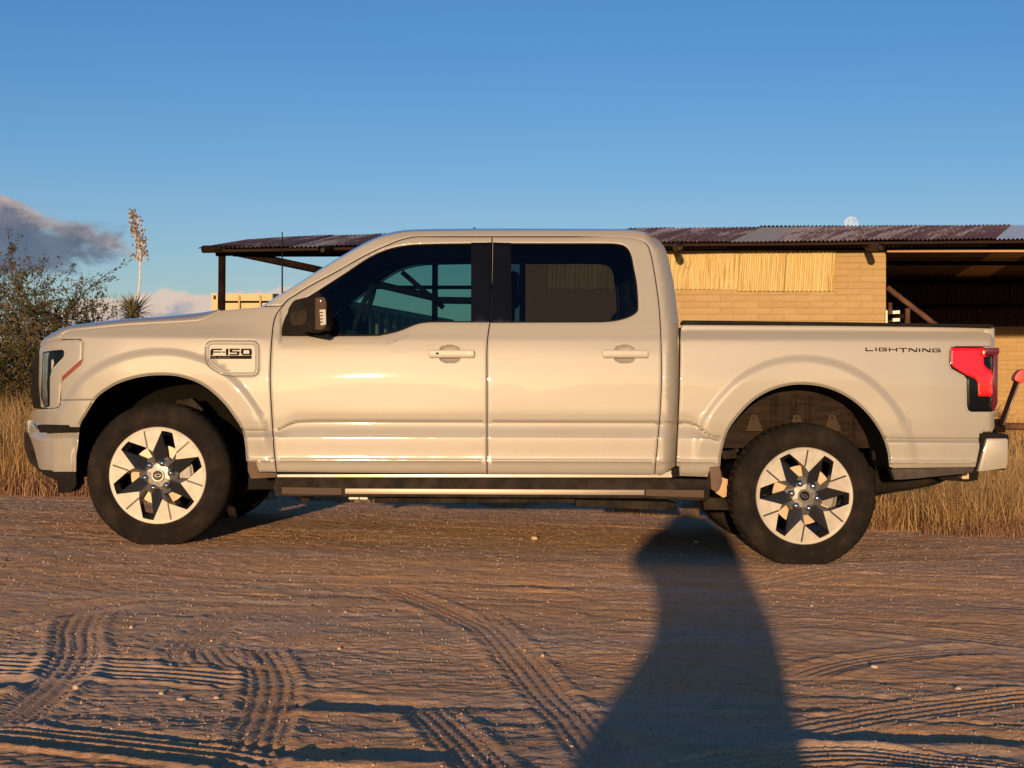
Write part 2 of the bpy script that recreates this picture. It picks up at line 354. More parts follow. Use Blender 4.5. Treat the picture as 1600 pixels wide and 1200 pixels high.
prof_fen = mono([300, 345, 360, 372, 400, 450, 495, 508, 518, 530]+PQ[10:], PYf)
crease = mono([0, 388, 430, 438, 450, 464, 500, 1063, 1076, 1090, 1102, 1118, 1126, 1600], [672, 672, 672, 670.5, 664, 658.5, 657, 657, 658, 664, 674, 680, 681, 682])
frontc = mono([30, 36, 42, 50, 60, 75, 95, 130, 200, 1600], [.95, .80, .62, .43, .27, .14, .07, .022, 0, 0])
def sstep(a, b, x): t = np.clip((x-a)/(b-a), 0, 1); return t*t*(3-2*t)
def warp(px, py):
    q = py-(px-430)*.003; c = crease(px)-(px-430)*.003*0; c = np.maximum(c, 650)
    lo = c; hi = np.maximum(684, c+7); out = q.copy() if hasattr(q, 'copy') else q
    x0, x1, x2, x3 = 620., lo, hi, 712.
    o = np.where(q < x0, q, np.where(q < x1, x0+(q-x0)*(657.5-x0)/(x1-x0), np.where(q < x2, 657.5+(q-x1)*(684-657.5)/(x2-x1), np.where(q < x3, 684+(q-x2)*(712-684)/(x3-x2), q))))
    return o
def depth_a(px, py):
    px = np.asarray(px, float); py = np.asarray(py, float); q = warp(px, py)
    wf = sstep(436, 330, px); wb = (px > 1060).astype(float)
    base = prof_cab(q)*(1-wf)+prof_fen(q)*wf; base = base*(1-wb)+prof_bed(q)*wb
    y = base+frontc(px)+.045*((px-800)/760)**2+.0012*np.sin(px/61.+1)*np.sin(py/37.)*sstep(535, 560, py)*sstep(650, 620, py)+.035*np.clip((px-1440)/115, 0, 1)**2+.05*sstep(1546, 1560, px)
    pts = np.stack([px.ravel(), py.ravel()], 1)
    for arch, lo, hi, amp, wd in ((ARCH_F, 80, 450, .017, 44), (ARCH_R, 1070, 1470, .014, 48)):
        m = (pts[:, 0] > lo) & (pts[:, 0] < hi)
        if m.any():
            d = np.full(len(pts), 1e3); d[m] = dist_poly(pts[m], arch, False); d = d.reshape(px.shape)
            b = sstep(735, 672, py)*amp*sstep(wd, wd-15, d)*(0.55+.45*sstep(0, wd, d+6)) - .010*sstep(4.0, 0, d)
            y = y-b
    return y
def depth(px, py): return float(depth_a(np.array([px], float), np.array([py], float))[0])
def cabcorner(px, py):
    return depth_a(px, py)+.10*np.clip((px-CRN(py))/22, 0, 1)**1.6
CRN = mono([340, 370, 385, 400, 440, 480, 520, 600, 700, 760], [1000, 1006, 1018, 1024, 1031, 1037, 1041, 1043, 1038, 1036])
QROWS = [346, 352, 358, 363, 367, 372, 378, 386, 396, 408, 420, 435, 450, 465, 480, 490, 497, 503, 508, 512, 516, 518, 520, 524, 528, 530, 532, 535, 540, 548, 556, 566, 576, 588, 600, 612, 624, 634, 642, 649, 653, 656.5, 658, 659.5, 662, 668, 674, 680, 682, 684, 690, 698, 706, 711, 713.5, 715.5, 717, 719, 720.8, 722.5, 727, 735, 742, 750]
def unwarp(px, rows):
    ys = np.arange(330, 770, .5); q = warp(np.full(len(ys), px), ys); return np.interp(rows, q, ys)
def panel(name, outline, m, holes=(), parent=None, dfn=depth_a, gx=8., off=0., roll=.0035, rw=2.6, rings=(1.0, 2.4, 5.), flange=.03, mir=True, pts=None, mirname=None, label=None, extra=None, mparent='same', arcs=()):
    outline = resample(outline, 5.); holes = [resample(h, 5.) for h in holes]
    loops = [outline]+holes; bp = []; be = []
    for L in loops:
        k = len(bp); bp += L; be += [(k+i, k+(i+1) % len(L)) for i in range(len(L))]
    allb = np.array(bp); x0, y0 = allb.min(0); x1, y1 = allb.max(0)
    def inn(q):
        c = inside(q, outline)
        for h in holes: c &= ~inside(q, h)
        return c
    def dist(q):
        d = dist_poly(q, outline)
        for h in holes: d = np.minimum(d, dist_poly(q, h))
        return d
    g = []
    for x in np.arange(x0+gx/2, x1, gx):
        for y in unwarp(x, QROWS):
            if y0 < y < y1: g.append((x, y))
    g = np.array(g) if g else np.zeros((0, 2))
    if len(g): g = g[inn(g)]
    if len(g): g = g[dist(g) > max(rings)+.8]
    ring = []
    for L in loops:
        A = np.array(L); t = np.roll(A, -1, 0)-np.roll(A, 1, 0); t /= np.hypot(t[:, 0], t[:, 1])[:, None]+1e-9; nn = np.stack([-t[:, 1], t[:, 0]], 1)
        for r in rings:
            for s in (1, -1):
                q = A+nn*r*s; ok = inn(q)
                if ok.any():
                    q = q[ok]; q = q[dist(q) > r*.93]; ring.append(q)
    if pts is not None:
        q = np.array(pts, float); bb = (q.min(0)-3, q.max(0)+3); g = g[~((g > bb[0]) & (g < bb[1])).all(1)]; g = np.concatenate([g, q[inn(q)]])
    for arch in arcs:
        A = np.array(resample(arch, 6.)[:-20]) if False else np.array(arch); seg_ = np.hypot(*np.diff(A, axis=0).T); L_ = np.concatenate([[0], np.cumsum(seg_)]); ss = np.arange(0, L_[-1], 5.5)
        A = np.stack([np.interp(ss, L_, A[:, 0]), np.interp(ss, L_, A[:, 1])], 1); t = np.gradient(A, axis=0); kk = np.ones(5)/5
        for _ in range(2): t = np.stack([np.convolve(np.pad(t[:, i], 2, 'edge'), kk, 'valid') for i in (0, 1)], 1)
        t /= np.hypot(t[:, 0], t[:, 1])[:, None]; nn = np.stack([t[:, 1], -t[:, 0]], 1)
        if len(g): g = g[(dist_poly(g, [tuple(a) for a in A], False) > 52) | (warp(g[:, 0], g[:, 1]) > 643)]
        for r in (8.5, 12, 16, 20, 24, 28, 32, 36, 40, 44, 48, 52):
            for s_ in (1, -1):
                q = A+nn*r*s_; ok = inn(q)
                if ok.any(): q = q[ok]; q = q[(warp(q[:, 0], q[:, 1]) < 640) & (dist(q) > max(rings)+.8) & (dist_poly(q, [tuple(a) for a in A], False) > r*.985)]; ring.append(q)
    allp = np.concatenate([allb, g]+ring)
    vo, eo, fo, *_ = delaunay_2d_cdt([Vector(p) for p in allp], be, [], 0, 1e-4)
    V = np.array([(a.x, a.y) for a in vo]); Fc = np.array([f for f in fo if len(f) == 3]); cen = V[Fc].mean(1); keep = inn(cen); Fc = Fc[keep]
    def full(x, y):
        q = np.stack([x, y], 1); d = dist(q); Y = dfn(x, y)+off+roll*np.clip(1-d/rw, 0, 1)**2
        if extra is not None: Y = Y+extra(x, y, d)
        return Y
    def pos(x, y, Y): k = (D+Y)/F; return np.stack([(x-800)*k, Y, H+(600-y)*k], 1)
    X, Yp = V[:, 0], V[:, 1]; e = .35
    Y0 = full(X, Yp); pc = pos(X, Yp, Y0)
    dxv = pos(X+e, Yp, full(X+e, Yp))-pos(X-e, Yp, full(X-e, Yp)); dyv = pos(X, Yp+e, full(X, Yp+e))-pos(X, Yp-e, full(X, Yp-e))
    nr = np.cross(dxv, dyv); nr /= np.linalg.norm(nr, axis=1)[:, None]; nr *= np.where(nr[:, 1:2] > 0, -1, 1)
    faces = [list(f) for f in Fc]; fn = np.cross(pc[Fc[:, 1]]-pc[Fc[:, 0]], pc[Fc[:, 2]]-pc[Fc[:, 0]])
    faces = [f if k <= 0 else f[::-1] for f, k in zip(faces, fn[:, 1])]
    verts = list(map(tuple, pc)); nor = list(map(tuple, nr))
    if flange:
        cnt = {}
        for f in faces:
            for i in range(3):
                ed = (f[i], f[(i+1) % 3]); cnt[ed] = 1
        for (a, b) in list(cnt):
            if (b, a) in cnt: continue
            k = len(verts); pa, pb = pc[a], pc[b]; t = pb-pa; n_ = np.array([t[2], 0, -t[0]]); L = np.linalg.norm(n_)
            if L < 1e-9: continue
            n_ /= L
            verts += [tuple(pa), tuple(pb), tuple(pb+[0, flange, 0]), tuple(pa+[0, flange, 0])]; nor += [tuple(n_)]*4
            faces.append([k+1, k, k+3, k+2])
    o = mk(name, verts, faces, m, parent, True, nor)
    if label: o['label'] = label
    r = (o, mirror(o, mirname, mparent)) if mir else o
    return r
# ------------------------------------------------------------------ ground
def hsh(ix, iy, s): 
    n = (ix.astype(np.int64)*374761393+iy.astype(np.int64)*668265263+s*1442695041) & 0x7fffffff
    n = ((n ^ (n >> 13))*1274126177) & 0x7fffffff
    return ((n ^ (n >> 16)) & 0xffff)/65535.
def vn(x, y, s=0):
    ix, iy = np.floor(x), np.floor(y); fx, fy = x-ix, y-iy; fx = fx*fx*fx*(fx*(fx*6-15)+10); fy = fy*fy*fy*(fy*(fy*6-15)+10)
    a, b, c, d = hsh(ix, iy, s), hsh(ix+1, iy, s), hsh(ix, iy+1, s), hsh(ix+1, iy+1, s)
    return (a*(1-fx)+b*fx)*(1-fy)+(c*(1-fx)+d*fx)*fy-.5
def gbase(x, y): return .042*(np.log1p(np.exp((np.clip(y, -30, 30)+3.2)*3))/3-np.log1p(np.exp((np.clip(y, -30, 30)-.9)*3))/3-3.4)+.0185-.0303*6*np.tanh(np.asarray(x, float)/6)*np.exp(-(np.asarray(y, float)/40)**2)
def gpx(px, py):                       # ground point seen at a photo pixel
    z = 0.
    for _ in range(6):
        d = (H-z)*F/(py-600); x = (px-800)/F*d; z = float(gbase(x, d-D))
    return np.array([x, d-D])
TRACKS = [([(-60, 1036), (60, 1042), (200, 1048), (300, 1054), (410, 1066)], .30, .013, 4, 0, 1),
          ([(135, 955), (118, 985), (118, 1015), (100, 1050), (45, 1100), (-20, 1140)], .18, .011, 4, 1, 0),
          ([(400, 945), (350, 968), (300, 1005), (285, 1022), (300, 1045)], .17, .010, 4, 1, 0),
          ([(395, 1010), (422, 1060), (415, 1110), (395, 1170), (380, 1230)], .18, .011, 4, 1, 0),
          ([(330, 1010), (345, 1030), (380, 1048)], .17, .010, 4, 1, 0),
          ([(740, 960), (800, 1020), (850, 1080), (900, 1130), (960, 1215)], .18, .009, 4, 1, 0),
          ([(660, 1105), (700, 1145), (740, 1190), (770, 1230)], .17, .010, 4, 1, 0),
          ([(-40, 1140), (90, 1156), (200, 1168), (310, 1182), (430, 1204)], .24, .013, 3, 0, 1),
          ([(590, 912), (650, 935), (720, 968), (760, 990)], .17, .008, 4, 1, 0),
          ([(1200, 868), (1340, 868), (1400, 864), (1600, 856)], .26, .006, 3, 2, 0),
          ([(1130, 918), (1210, 905), (1290, 892), (1420, 884), (1600, 880)], .22, .005, 3, 2, 0),
          ([(1040, 1190), (1160, 1162), (1300, 1132), (1450, 1108), (1650, 1085)], .22, .007, 4, 2, 0),
          ([(940, 980), (1100, 985), (1250, 975), (1400, 985), (1650, 1010)], .22, .006, 4, 2, 0),
          ([(1040, 1225), (1150, 1195), (1330, 1180), (1480, 1196), (1620, 1210)], .22, .011, 4, 1, 0),
          ([(100, 893), (200, 890), (330, 899), (500, 906), (700, 905)], .20, .005, 4, 2, 0),
          ([(1240, 1060), (1330, 1035), (1440, 1020), (1560, 1015)], .18, .006, 4, 1, 0),
          ([(430, 1010), (500, 960), (560, 930)], .16, .006, 4, 1, 0),
          ([(-40, 985), (60, 965), (130, 948), (220, 935)], .17, .009, 4, 1, 0)]
HOLLOWS = [(520, 1100, .28, .10, .026), (1440, 1150, .40, .09, .026), (20, 1068, .12, .08, .022), (560, 1180, .35, .10, .024), (830, 912, .22, .10, .018), (1170, 1100, .2, .08, .02), (1250, 868, .3, .15, .01)]
def relief(x, y):
    n = np.zeros_like(x)
    wx = x+.25*vn(x*1.1, y*1.3, 40); wy = y+.10*vn(x*.5, y*1.2, 41)+.03*x
    n += .020*vn(wx*.30, wy*1.1, 1)+.010*vn(wx*.8, wy*2.1, 2)
    rd = np.abs(vn(wx*.55, wy*3.0, 3)); n += -.012*np.clip(1-rd*8, 0, 1)*np.clip(.2+1.6*(vn(x*.6, y*.9, 15)+.4), 0, 1.3)
    rd = np.abs(vn(wx*1.3+4, wy*5.0, 4)); n += -.007*np.clip(1-rd*8, 0, 1)*np.clip(1.5*(vn(x*.9, y*1.3, 5)+.35), 0, 1.2)
    st = np.clip(.5+1.6*vn(x*.7+7, y*1.1, 6), 0, 1)
    n += .006*vn(wx*2.2, wy*6, 7)*st+.005*vn(x*7, y*10, 8)
    n += .0058*vn(x*16, y*20, 9)*(.6+.6*st)+.0072*vn(x*34, y*44, 10)*(1.2-.7*st)+.0050*vn(x*66, y*90, 11)
    return n
def smoothtrack(px): return np.array(C([tuple(gpx(*p)) for p in px], 40))
def ground_h(x, y):
    near = np.exp(-np.clip(np.hypot(x/1.2, y)-7, 0, None)/6)
    z = gbase(x, y)+relief(x, y)*near*.8
    z += (1-near)*.10*vn(x*.15, y*.15, 20)
    for (hx, hy, sx_, sy_, am_) in HOLLOWS:
        c0h = gpx(hx, hy); z += -am_*np.exp(-((x-c0h[0])/sx_)**2-((y-c0h[1])/sy_)**2)+am_*.7*np.exp(-((x-c0h[0])/sx_)**2-((y-c0h[1]+sy_*1.6)/(sy_*.7))**2)
    wx_ = x+.25*vn(x*1.1, y*1.3, 40); wy2 = y+.10*vn(x*.5, y*1.2, 41)+.03*x
    zlow = gbase(x, y)+near*.8*(.020*vn(wx_*.30, wy2*1.1, 1)+.010*vn(wx_*.8, wy2*2.1, 2))
    for pts, wd, dp, ribs, mode, berm in TRACKS:
        dp = dp*.85
        T = smoothtrack(pts); m = (x > T[:, 0].min()-.4) & (x < T[:, 0].max()+.4) & (y > T[:, 1].min()-.4) & (y < T[:, 1].max()+.4)
        if not m.any(): continue
        qx, qy = x[m], y[m]; out = np.zeros(len(qx)); flat = np.zeros(len(qx)); L = np.concatenate([[0], np.cumsum(np.hypot(*np.diff(T, axis=0).T))])
        tan = np.gradient(T, axis=0); tan /= np.hypot(tan[:, 0], tan[:, 1])[:, None]
        for i in range(0, len(qx), 20000):
            a, b = qx[i:i+20000], qy[i:i+20000]; dd = (a[:, None]-T[:, 0])**2+(b[:, None]-T[:, 1])**2; j = dd.argmin(1)
            rx, ry = a-T[j, 0], b-T[j, 1]; s = rx*-tan[j, 1]+ry*tan[j, 0]+.004*vn(a*7, b*7, 35); al = L[j]+rx*tan[j, 0]+ry*tan[j, 1]
            hw = wd/2; endf = np.clip(np.minimum(L[j], L[-1]-L[j])/.12, 0, 1); ins = np.clip((hw-np.abs(s))/.02, 0, 1)
            e = np.sqrt(dd[np.arange(len(j)), j]); ok = e < hw+.12
            wob = .75+.5*(vn(a*2, b*2, 33)+.5)
            prof = -dp*.55*ins+dp*.8*ins*(np.abs(np.sin(math.pi*(s/wd+.5)*ribs))**5*1.5-.3)*wob
            if mode >= 1: prof += dp*.10*ins*(.5+vn(a*5, b*5, 34)+.5)*np.sign(np.sin(2*math.pi*(al+ (np.abs(s)*.6 if mode == 2 else 0))/.034))*(np.abs(s) > hw*(.45 if mode == 1 else .1))
            prof += dp*.9*np.exp(-((np.abs(s)-hw-.025)/.022)**2)*wob
            if berm: prof += -dp*1.2*np.exp(-((s-hw-.07)/.035)**2)
            out[i:i+20000] = prof*endf*ok; flat[i:i+20000] = ins*endf*ok*.75
        z[m] = z[m]*(1-flat)+(zlow[m]-.0*dp)*flat+out
    # tyres have pressed the ground flat where the truck stands
    for cx, gz in ((-2.036, .078), (1.676, -.036)):
        for cy in (.165, 1.83):
            d = np.hypot((x-cx)/.22, (y-cy)/.2); f = np.clip(1.5-d, 0, 1); z = z*(1-f)+gz*f
    return z
def axis(a, b, st, out, n):
    c = np.arange(a, b+1e-6, st); g = np.geomspace(st*1.4, out-max(abs(a), abs(b)), n); return np.concatenate([a-g[::-1], c, b+g])
gx_ = axis(-4.3, 4.3, .0135, 900, 60); 
ys1 = np.arange(-5.6, -2.4, .0085); ys2 = np.arange(-2.4, 4.2, .015); g_ = np.geomspace(.03, 1400, 70)
gy_ = np.concatenate([-5.6-np.geomspace(.02, 900, 40)[::-1], ys1, ys2, 4.2+g_])
GX, GY = np.meshgrid(gx_, gy_); GZ = ground_h(GX.ravel().copy(), GY.ravel().copy()).reshape(GX.shape)
def gz_at(x, y):
    i = int(np.clip(np.searchsorted(gx_, x), 1, len(gx_)-1)); j = int(np.clip(np.searchsorted(gy_, y), 1, len(gy_)-1)); return float(GZ[j, i])
def gz_arr(x, y):
    i = np.clip(np.searchsorted(gx_, x), 1, len(gx_)-1); j = np.clip(np.searchsorted(gy_, y), 1, len(gy_)-1); return GZ[j, i]
def grid_mesh(name, X, Y, Z, m):
    ny, nx = X.shape; me = bpy.data.meshes.new(name); co = np.stack([X, Y, Z], -1).reshape(-1, 3).astype(np.float32)
    i = np.arange(nx-1)[None]+np.arange(ny-1)[:, None]*nx; q = np.stack([i, i+1, i+nx+1, i+nx], -1).reshape(-1, 4).astype(np.int32)
    me.vertices.add(len(co)); me.vertices.foreach_set('co', co.ravel()); me.loops.add(q.size); me.loops.foreach_set('vertex_index', q.ravel())
    me.polygons.add(len(q)); me.polygons.foreach_set('loop_start', np.arange(0, q.size, 4, dtype=np.int32)); me.polygons.foreach_set('use_smooth', np.ones(len(q), bool))
    me.materials.append(m); me.update(calc_edges=True); o = bpy.data.objects.new(name, me); COL.objects.link(o); return o
tag(grid_mesh('ground', GX, GY, GZ, GROUND), kind='structure')

# ------------------------------------------------------------------ barn behind
BD = 25.0                                # metres from the camera to its front wall
def PB(px, py, d): k = d/F; return Vector(((px-800)*k, d-D, H+(600-py)*k))
barn = bpy.data.objects.new('barn', None); COL.objects.link(barn); barn.location = (3, BD-D, 0)
tag(barn, 'long open-fronted block barn with rusty corrugated roof behind the truck', 'barn')
ey = mono([200, 312, 450, 600, 1000, 1200, 1400, 1600, 2400], [388, 387.5, 385.3, 383, 378.5, 377, 375, 373, 368]); ty = mono([300, 390, 445, 513, 610, 1020, 1600, 2400], [379, 374.5, 371, 368, 365.5, 357, 351.5, 346])
def roofpt(X, t):
    d0, d1 = 24.2, 30.0; pe = 800+X*F/d0; z0 = H+(600-ey(pe))*d0/F; Xt = X+1.35+.19*(X-3.4); pt = 800+Xt*F/d1; z1 = H+(600-ty(pt))*d1/F
    return X+(Xt-X)*t, d0-D+(d1-d0)*t, z0+(z1-z0)*t
SHW = .68; x = -4.8; i = 0
while x < 11.5:
    m_ = RROOF
    xc = x+SHW/2; pxc = 800+xc*F/24.2
    if 1150 < pxc < 1205: m_ = GROOF
    if pxc > 1530 and pxc < 1720: m_ = SROOF
    cols = 61; rows = 5; vs = []; dz0 = rng.uniform(-.006, .006)+(i % 2)*.006; sk = rng.uniform(-.03, .03); lip = rng.uniform(-.02, .03)
    for r in range(rows):
        t = r/(rows-1)
        for c in range(cols):
            X0 = x-.035+(SHW+.05)*c/(cols-1)+sk*t; X, Y, Z = roofpt(X0, t if r else -lip*.2)
            vs.append((X, Y, Z+dz0+.014*math.cos(2*math.pi*(X0-x)/.068)+.004*(c/(cols-1))+.02*math.sin(t*2+i)*0))
    fs = [(r*cols+c, r*cols+c+1, (r+1)*cols+c+1, (r+1)*cols+c) for r in range(rows-1) for c in range(cols-1)]
    mk('roof_sheet', vs, fs, m_, barn, True); x += SHW; i += 1
def vrt(a, b, r=.055, n=10): return MB().tube([a, b], r, n)
# roof framing
eps = [Vector(roofpt(X, .015))-Vector((0, 0, .05)) for X in np.linspace(-4.75, 11.3, 24)]
MB().tube(eps, .026, 8).build('eave_pipe', mat('brown_eave_pipe', (.028, .016, .013), .85, spec=.1), barn, True)
for t, rr in ((.16, .06), (.5, .05), (.95, .05)):
    MB().tube([Vector(roofpt(X, t))-Vector((0, 0, .1)) for X in np.linspace(-4.7, 11.2, 24)], rr, 8).build('purlin', RUSTP, barn, True)
MB().tube([PB(317, 389.5, 24.1), PB(430, 388, 24.9), PB(600, 387, 25.6)], .058, 12).build('purlin', RUSTP, barn, True)
for px in (545, 680, 1062, 1376):        # rafters with their open pipe ends under the eave
    a = PB(px, 386.5, 23.75); 
    if px == 545: a = PB(503, 390, 23.9)
    if px == 680: continue
    pts = [a]+[Vector((a.x+.24*(d-24)/1.0*(1 if px == 545 else .22), d-D, a.z+.12*(d-24)/1)) for d in (25, 29.5)]
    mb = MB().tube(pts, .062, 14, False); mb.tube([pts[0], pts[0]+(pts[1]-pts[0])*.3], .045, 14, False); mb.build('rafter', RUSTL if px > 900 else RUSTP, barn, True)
    MB().tube([pts[0]+(pts[1]-pts[0])*.05, pts[0]+(pts[1]-pts[0])*.06], .055, 14).build('rafter_bore', DARKIN, barn)
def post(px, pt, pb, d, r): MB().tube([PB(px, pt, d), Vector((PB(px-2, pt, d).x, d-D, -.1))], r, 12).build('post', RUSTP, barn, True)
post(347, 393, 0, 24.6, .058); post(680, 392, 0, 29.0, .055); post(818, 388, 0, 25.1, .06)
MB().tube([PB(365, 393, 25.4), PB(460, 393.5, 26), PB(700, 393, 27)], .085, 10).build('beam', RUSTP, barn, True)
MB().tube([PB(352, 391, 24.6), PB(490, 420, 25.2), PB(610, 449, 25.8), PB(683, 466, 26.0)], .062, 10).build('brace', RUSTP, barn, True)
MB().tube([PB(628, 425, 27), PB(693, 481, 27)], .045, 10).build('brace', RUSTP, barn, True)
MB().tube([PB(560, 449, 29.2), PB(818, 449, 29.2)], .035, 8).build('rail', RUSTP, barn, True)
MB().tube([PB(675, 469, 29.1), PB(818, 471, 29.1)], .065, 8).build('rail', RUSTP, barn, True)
# front wall of slump block
bw, bh, mj = .406, .102, .006; wy = BD-D
xl = PB(820, 0, BD).x; xr = PB(1385, 0, BD).x; ztop = PB(0, 390.5, BD).z; zb = -.15
MB().box((xl+.01, wy+.012, zb), (xr-.012, wy+.19, ztop-.01)).build('wall_core', MORTAR, barn)
far = MB(); made = 0; mesh_cache = []
for k in range(4):
    b = MB().box((0, 0, 0), (bw-mj, .1, bh-mj)).build('tmp', BLOCK, None, bev=.006); me = b.data; bpy.data.objects.remove(b)
    for vv in me.vertices: vv.co += Vector(rng.uniform(-.002, .002, 3))
    mesh_cache.append(me)
half = MB().box((0, 0, 0), (bw/2-mj, .1, bh-mj)).build('tmp', BLOCK, None, bev=.006); hm = half.data; bpy.data.objects.remove(half)
def lay(me, p, parent): o = bpy.data.objects.new('block', me); COL.objects.link(o); o.location = p; setparent(o, parent)
row = 0; z = ztop-bh; rows_ = []
while z > zb:
    x = xr-bw if row % 2 == 0 else xr-bw/2; first = True
    while x > xl-.01:
        py = 600-(z+bh/2-H)*F/BD; px = 800+(x+bw/2)*F/BD; wdt = bw
        p = Vector((x, wy+rng.uniform(-.003, .003), z)); show = px > 1030 and py < 512
        if row % 2 and first: lay(hm, p, barn) if show else far.box(p, p+Vector((bw/2-mj, .1, bh-mj)))
        else:
            if show: lay(mesh_cache[rng.integers(4)], p, barn)
            else: far.box(p, p+Vector((bw-mj, .1, bh-mj)))
        first = False; x -= bw
    z -= bh; row += 1
tag(far.build('blockwork', BLOCK, barn), kind='stuff')
# side wall returns and the back wall
sidem = MB()
MB().box((xr-.19, wy+.2, zb), (xr-.002, 16.5+6.8, ztop-.02)).build('side_wall', BLOCK, barn)
byy = 35.7-D; backs = MB()
MB().box((xr-.3, byy+.012, zb), (17, byy+.2, 2.35)).build('back_wall_core', MORTAR, barn)
z = 2.25; row = 0
while z > zb:
    x = 8.0-(row % 2)*bw/2
    while x < 16.5:
        px = 800+(x+bw/2)*F/35.7; py = 600-(z+bh/2-H)*F/35.7
        if 1552 < px < 1612 and 515 < py < 705: lay(mesh_cache[rng.integers(4)], Vector((x, byy+rng.uniform(-.003, .003), z)), barn)
        else: backs.box((x, byy, z), (x+bw-mj, byy+.1, z+bh-mj))
        x += bw
    z -= bh; row += 1
tag(backs.build('blockwork', BLOCK, barn), kind='stuff')
MB().box((xr-.3, 16.5+6.6, -.1), (xr-.1, byy+.2, 3.5)).build('side_wall', RUSTP, barn)
MB().box((16.6, wy-.5, zb), (16.8, byy+.2, 3.2)).build('side_wall', BLOCK, barn)
# header pipe and wall sheets
def corr(name, x0, x1, z0, z1, y, m, wl=.072, dent=None, lean=0.):
    nc = int((x1-x0)/wl*6); nr = 9; vs = []
    for r in range(nr+1):
        t = r/nr; z = z0+(z1-z0)*t
        for c in range(nc+1):
            xx = x0+(x1-x0)*c/nc; dd = .026*math.cos(2*math.pi*(xx-x0)/wl); o_ = 0; sx = lean*(t-.5)
            if dent:
                for (dx_, dt_, am) in dent:
                    g = math.exp(-((xx-dx_)/.22)**2-((t-dt_)/.35)**2); o_ += am*g; dd *= (1-.75*g); sx += .06*g*(t-dt_)*3
            vs.append((xx+sx, y-dd-o_+.004*math.sin(7*xx+3*t), z+(.006*math.cos(2*math.pi*(xx-x0)/wl) if r == 0 else 0)))
    fs = [(r*(nc+1)+c, r*(nc+1)+c+1, (r+1)*(nc+1)+c+1, (r+1)*(nc+1)+c) for r in range(nr) for c in range(nc)]
    return mk(name, vs, fs, m, barn, True)
LITSH = mat('light_strip_sheet', (.30, .22, .12), .8)  # paler tone that paints strips of light on sheets inside the barn
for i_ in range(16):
    xx_ = xr-.3+i_*.7; corr('back_sheet', xx_, xx_+.71, 2.3, 3.5, byy-.02-.01*(i_ % 2), mat('shade_toned_sheet', (.05, .03, .025), .8) if i_ < 14 else LITSH)  # sheet colour darkened to carry the shade inside the barn
for zz_ in (2.75, 3.3): MB().tube([(xr, byy-.12, zz_), (16.4, byy-.12, zz_)], .05, 8).build('rail', RUSTP, barn, True)
for i_ in range(18):                      # rear slope of the roof, seen from below
    x0_ = xr-1.2+i_*.75; vs = []
    for r_ in range(2):
        for c_ in range(49): vs.append((x0_+.77*c_/48, 21.0+5.9*r_, 4.02-.62*r_+.014*math.cos(2*math.pi*c_/48*10)))
    mk('roof_sheet', vs, [(c_, c_+1, 49+c_+1, 49+c_) for c_ in range(48)], mat('shade_toned_sheet', (.05, .03, .025), .8) if i_ % 9 != 7 else LITSH, barn, True)
for yy_ in (22.5, 24.5): MB().tube([(xr-1, yy_, 4.02-.105*(yy_-21)-.08), (16, yy_, 4.02-.105*(yy_-21)-.08)], .05, 8).build('purlin', RUSTP, barn, True)
MB().box((PB(1000, 0, 24.85).x, 15.775, PB(0, 391.4, 24.8).z), (xr, 15.865, PB(0, 379.5, 24.8).z)).build('eave_shade_strip', mat('eave_shade_black', (.012, .007, .006), .9, spec=.1), barn)  # dark strip put in for the shade under the eave, no real board
MB().box((xr+.005, 15.78, PB(0, 389.4, 24.8).z), (16, 15.86, PB(0, 380, 24.8).z)).build('eave_shade_strip', mat('eave_shade_black', (.012, .007, .006), .9, spec=.1), barn)  # same painted eave shade, carried on over the opening
xs = [PB(p, 0, BD).x for p in (855, 950, 1045, 1153, 1226, 1302)]
zt, zl = PB(0, 390.5, BD-.06).z, PB(0, 455, BD-.06).z
for i in range(5):
    dent = {1: [(xs[1]+.5, .3, .03)], 2: [(xs[2]+.28, .55, -.045), (xs[2]+.88, .65, .06), (xs[2]+.95, .1, -.05)]}.get(i)
    corr('wall_sheet', xs[i], xs[i+1]+.015, zl+(.03 if i < 3 else 0), zt, wy-.045-.012*(i % 2), YSHEET, dent=dent, lean=(.05 if i > 2 else .02))
MB().tube([PB(1386, 392.6, BD-.2), PB(2000, 391.6, BD-.2)], .02, 8).build('header_pipe', mat('tan_header_pipe', (.50, .29, .18), .6), barn, True)
# things inside the opening: brace, short rail of pipe
br = bpy.data.objects.new('pipe_gate', None); COL.objects.link(br); br.location = (6.3, 16.8, 0)
tag(br, 'rusty pipe gate with a sloping brace at the corner of the dark barn opening', 'gate')
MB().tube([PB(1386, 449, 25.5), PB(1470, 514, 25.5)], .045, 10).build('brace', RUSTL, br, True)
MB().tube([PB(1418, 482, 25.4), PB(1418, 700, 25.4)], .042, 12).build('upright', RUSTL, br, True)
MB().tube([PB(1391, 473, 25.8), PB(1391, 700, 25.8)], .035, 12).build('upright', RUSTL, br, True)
MB().tube([PB(1391, 495, 25.7), PB(1419, 495, 25.5)], .05, 10).build('rail', RUSTP, br, True)
for py in (488, 500):
    b = prism('insulator', [(1395, py-2.5), (1406, py-3), (1406, py+2), (1395, py+2.5)], 25.3-D, 25.36-D, WHITEP, br)
    b['label'] = 'white bracket on the rail'
MB().box((PB(1383.5, 0, 24.95).x, 15.93, -.1), (PB(1386.2, 0, 24.95).x, 15.97, PB(0, 485, 24.95).z)).build('white_strip', WHITEP, barn)

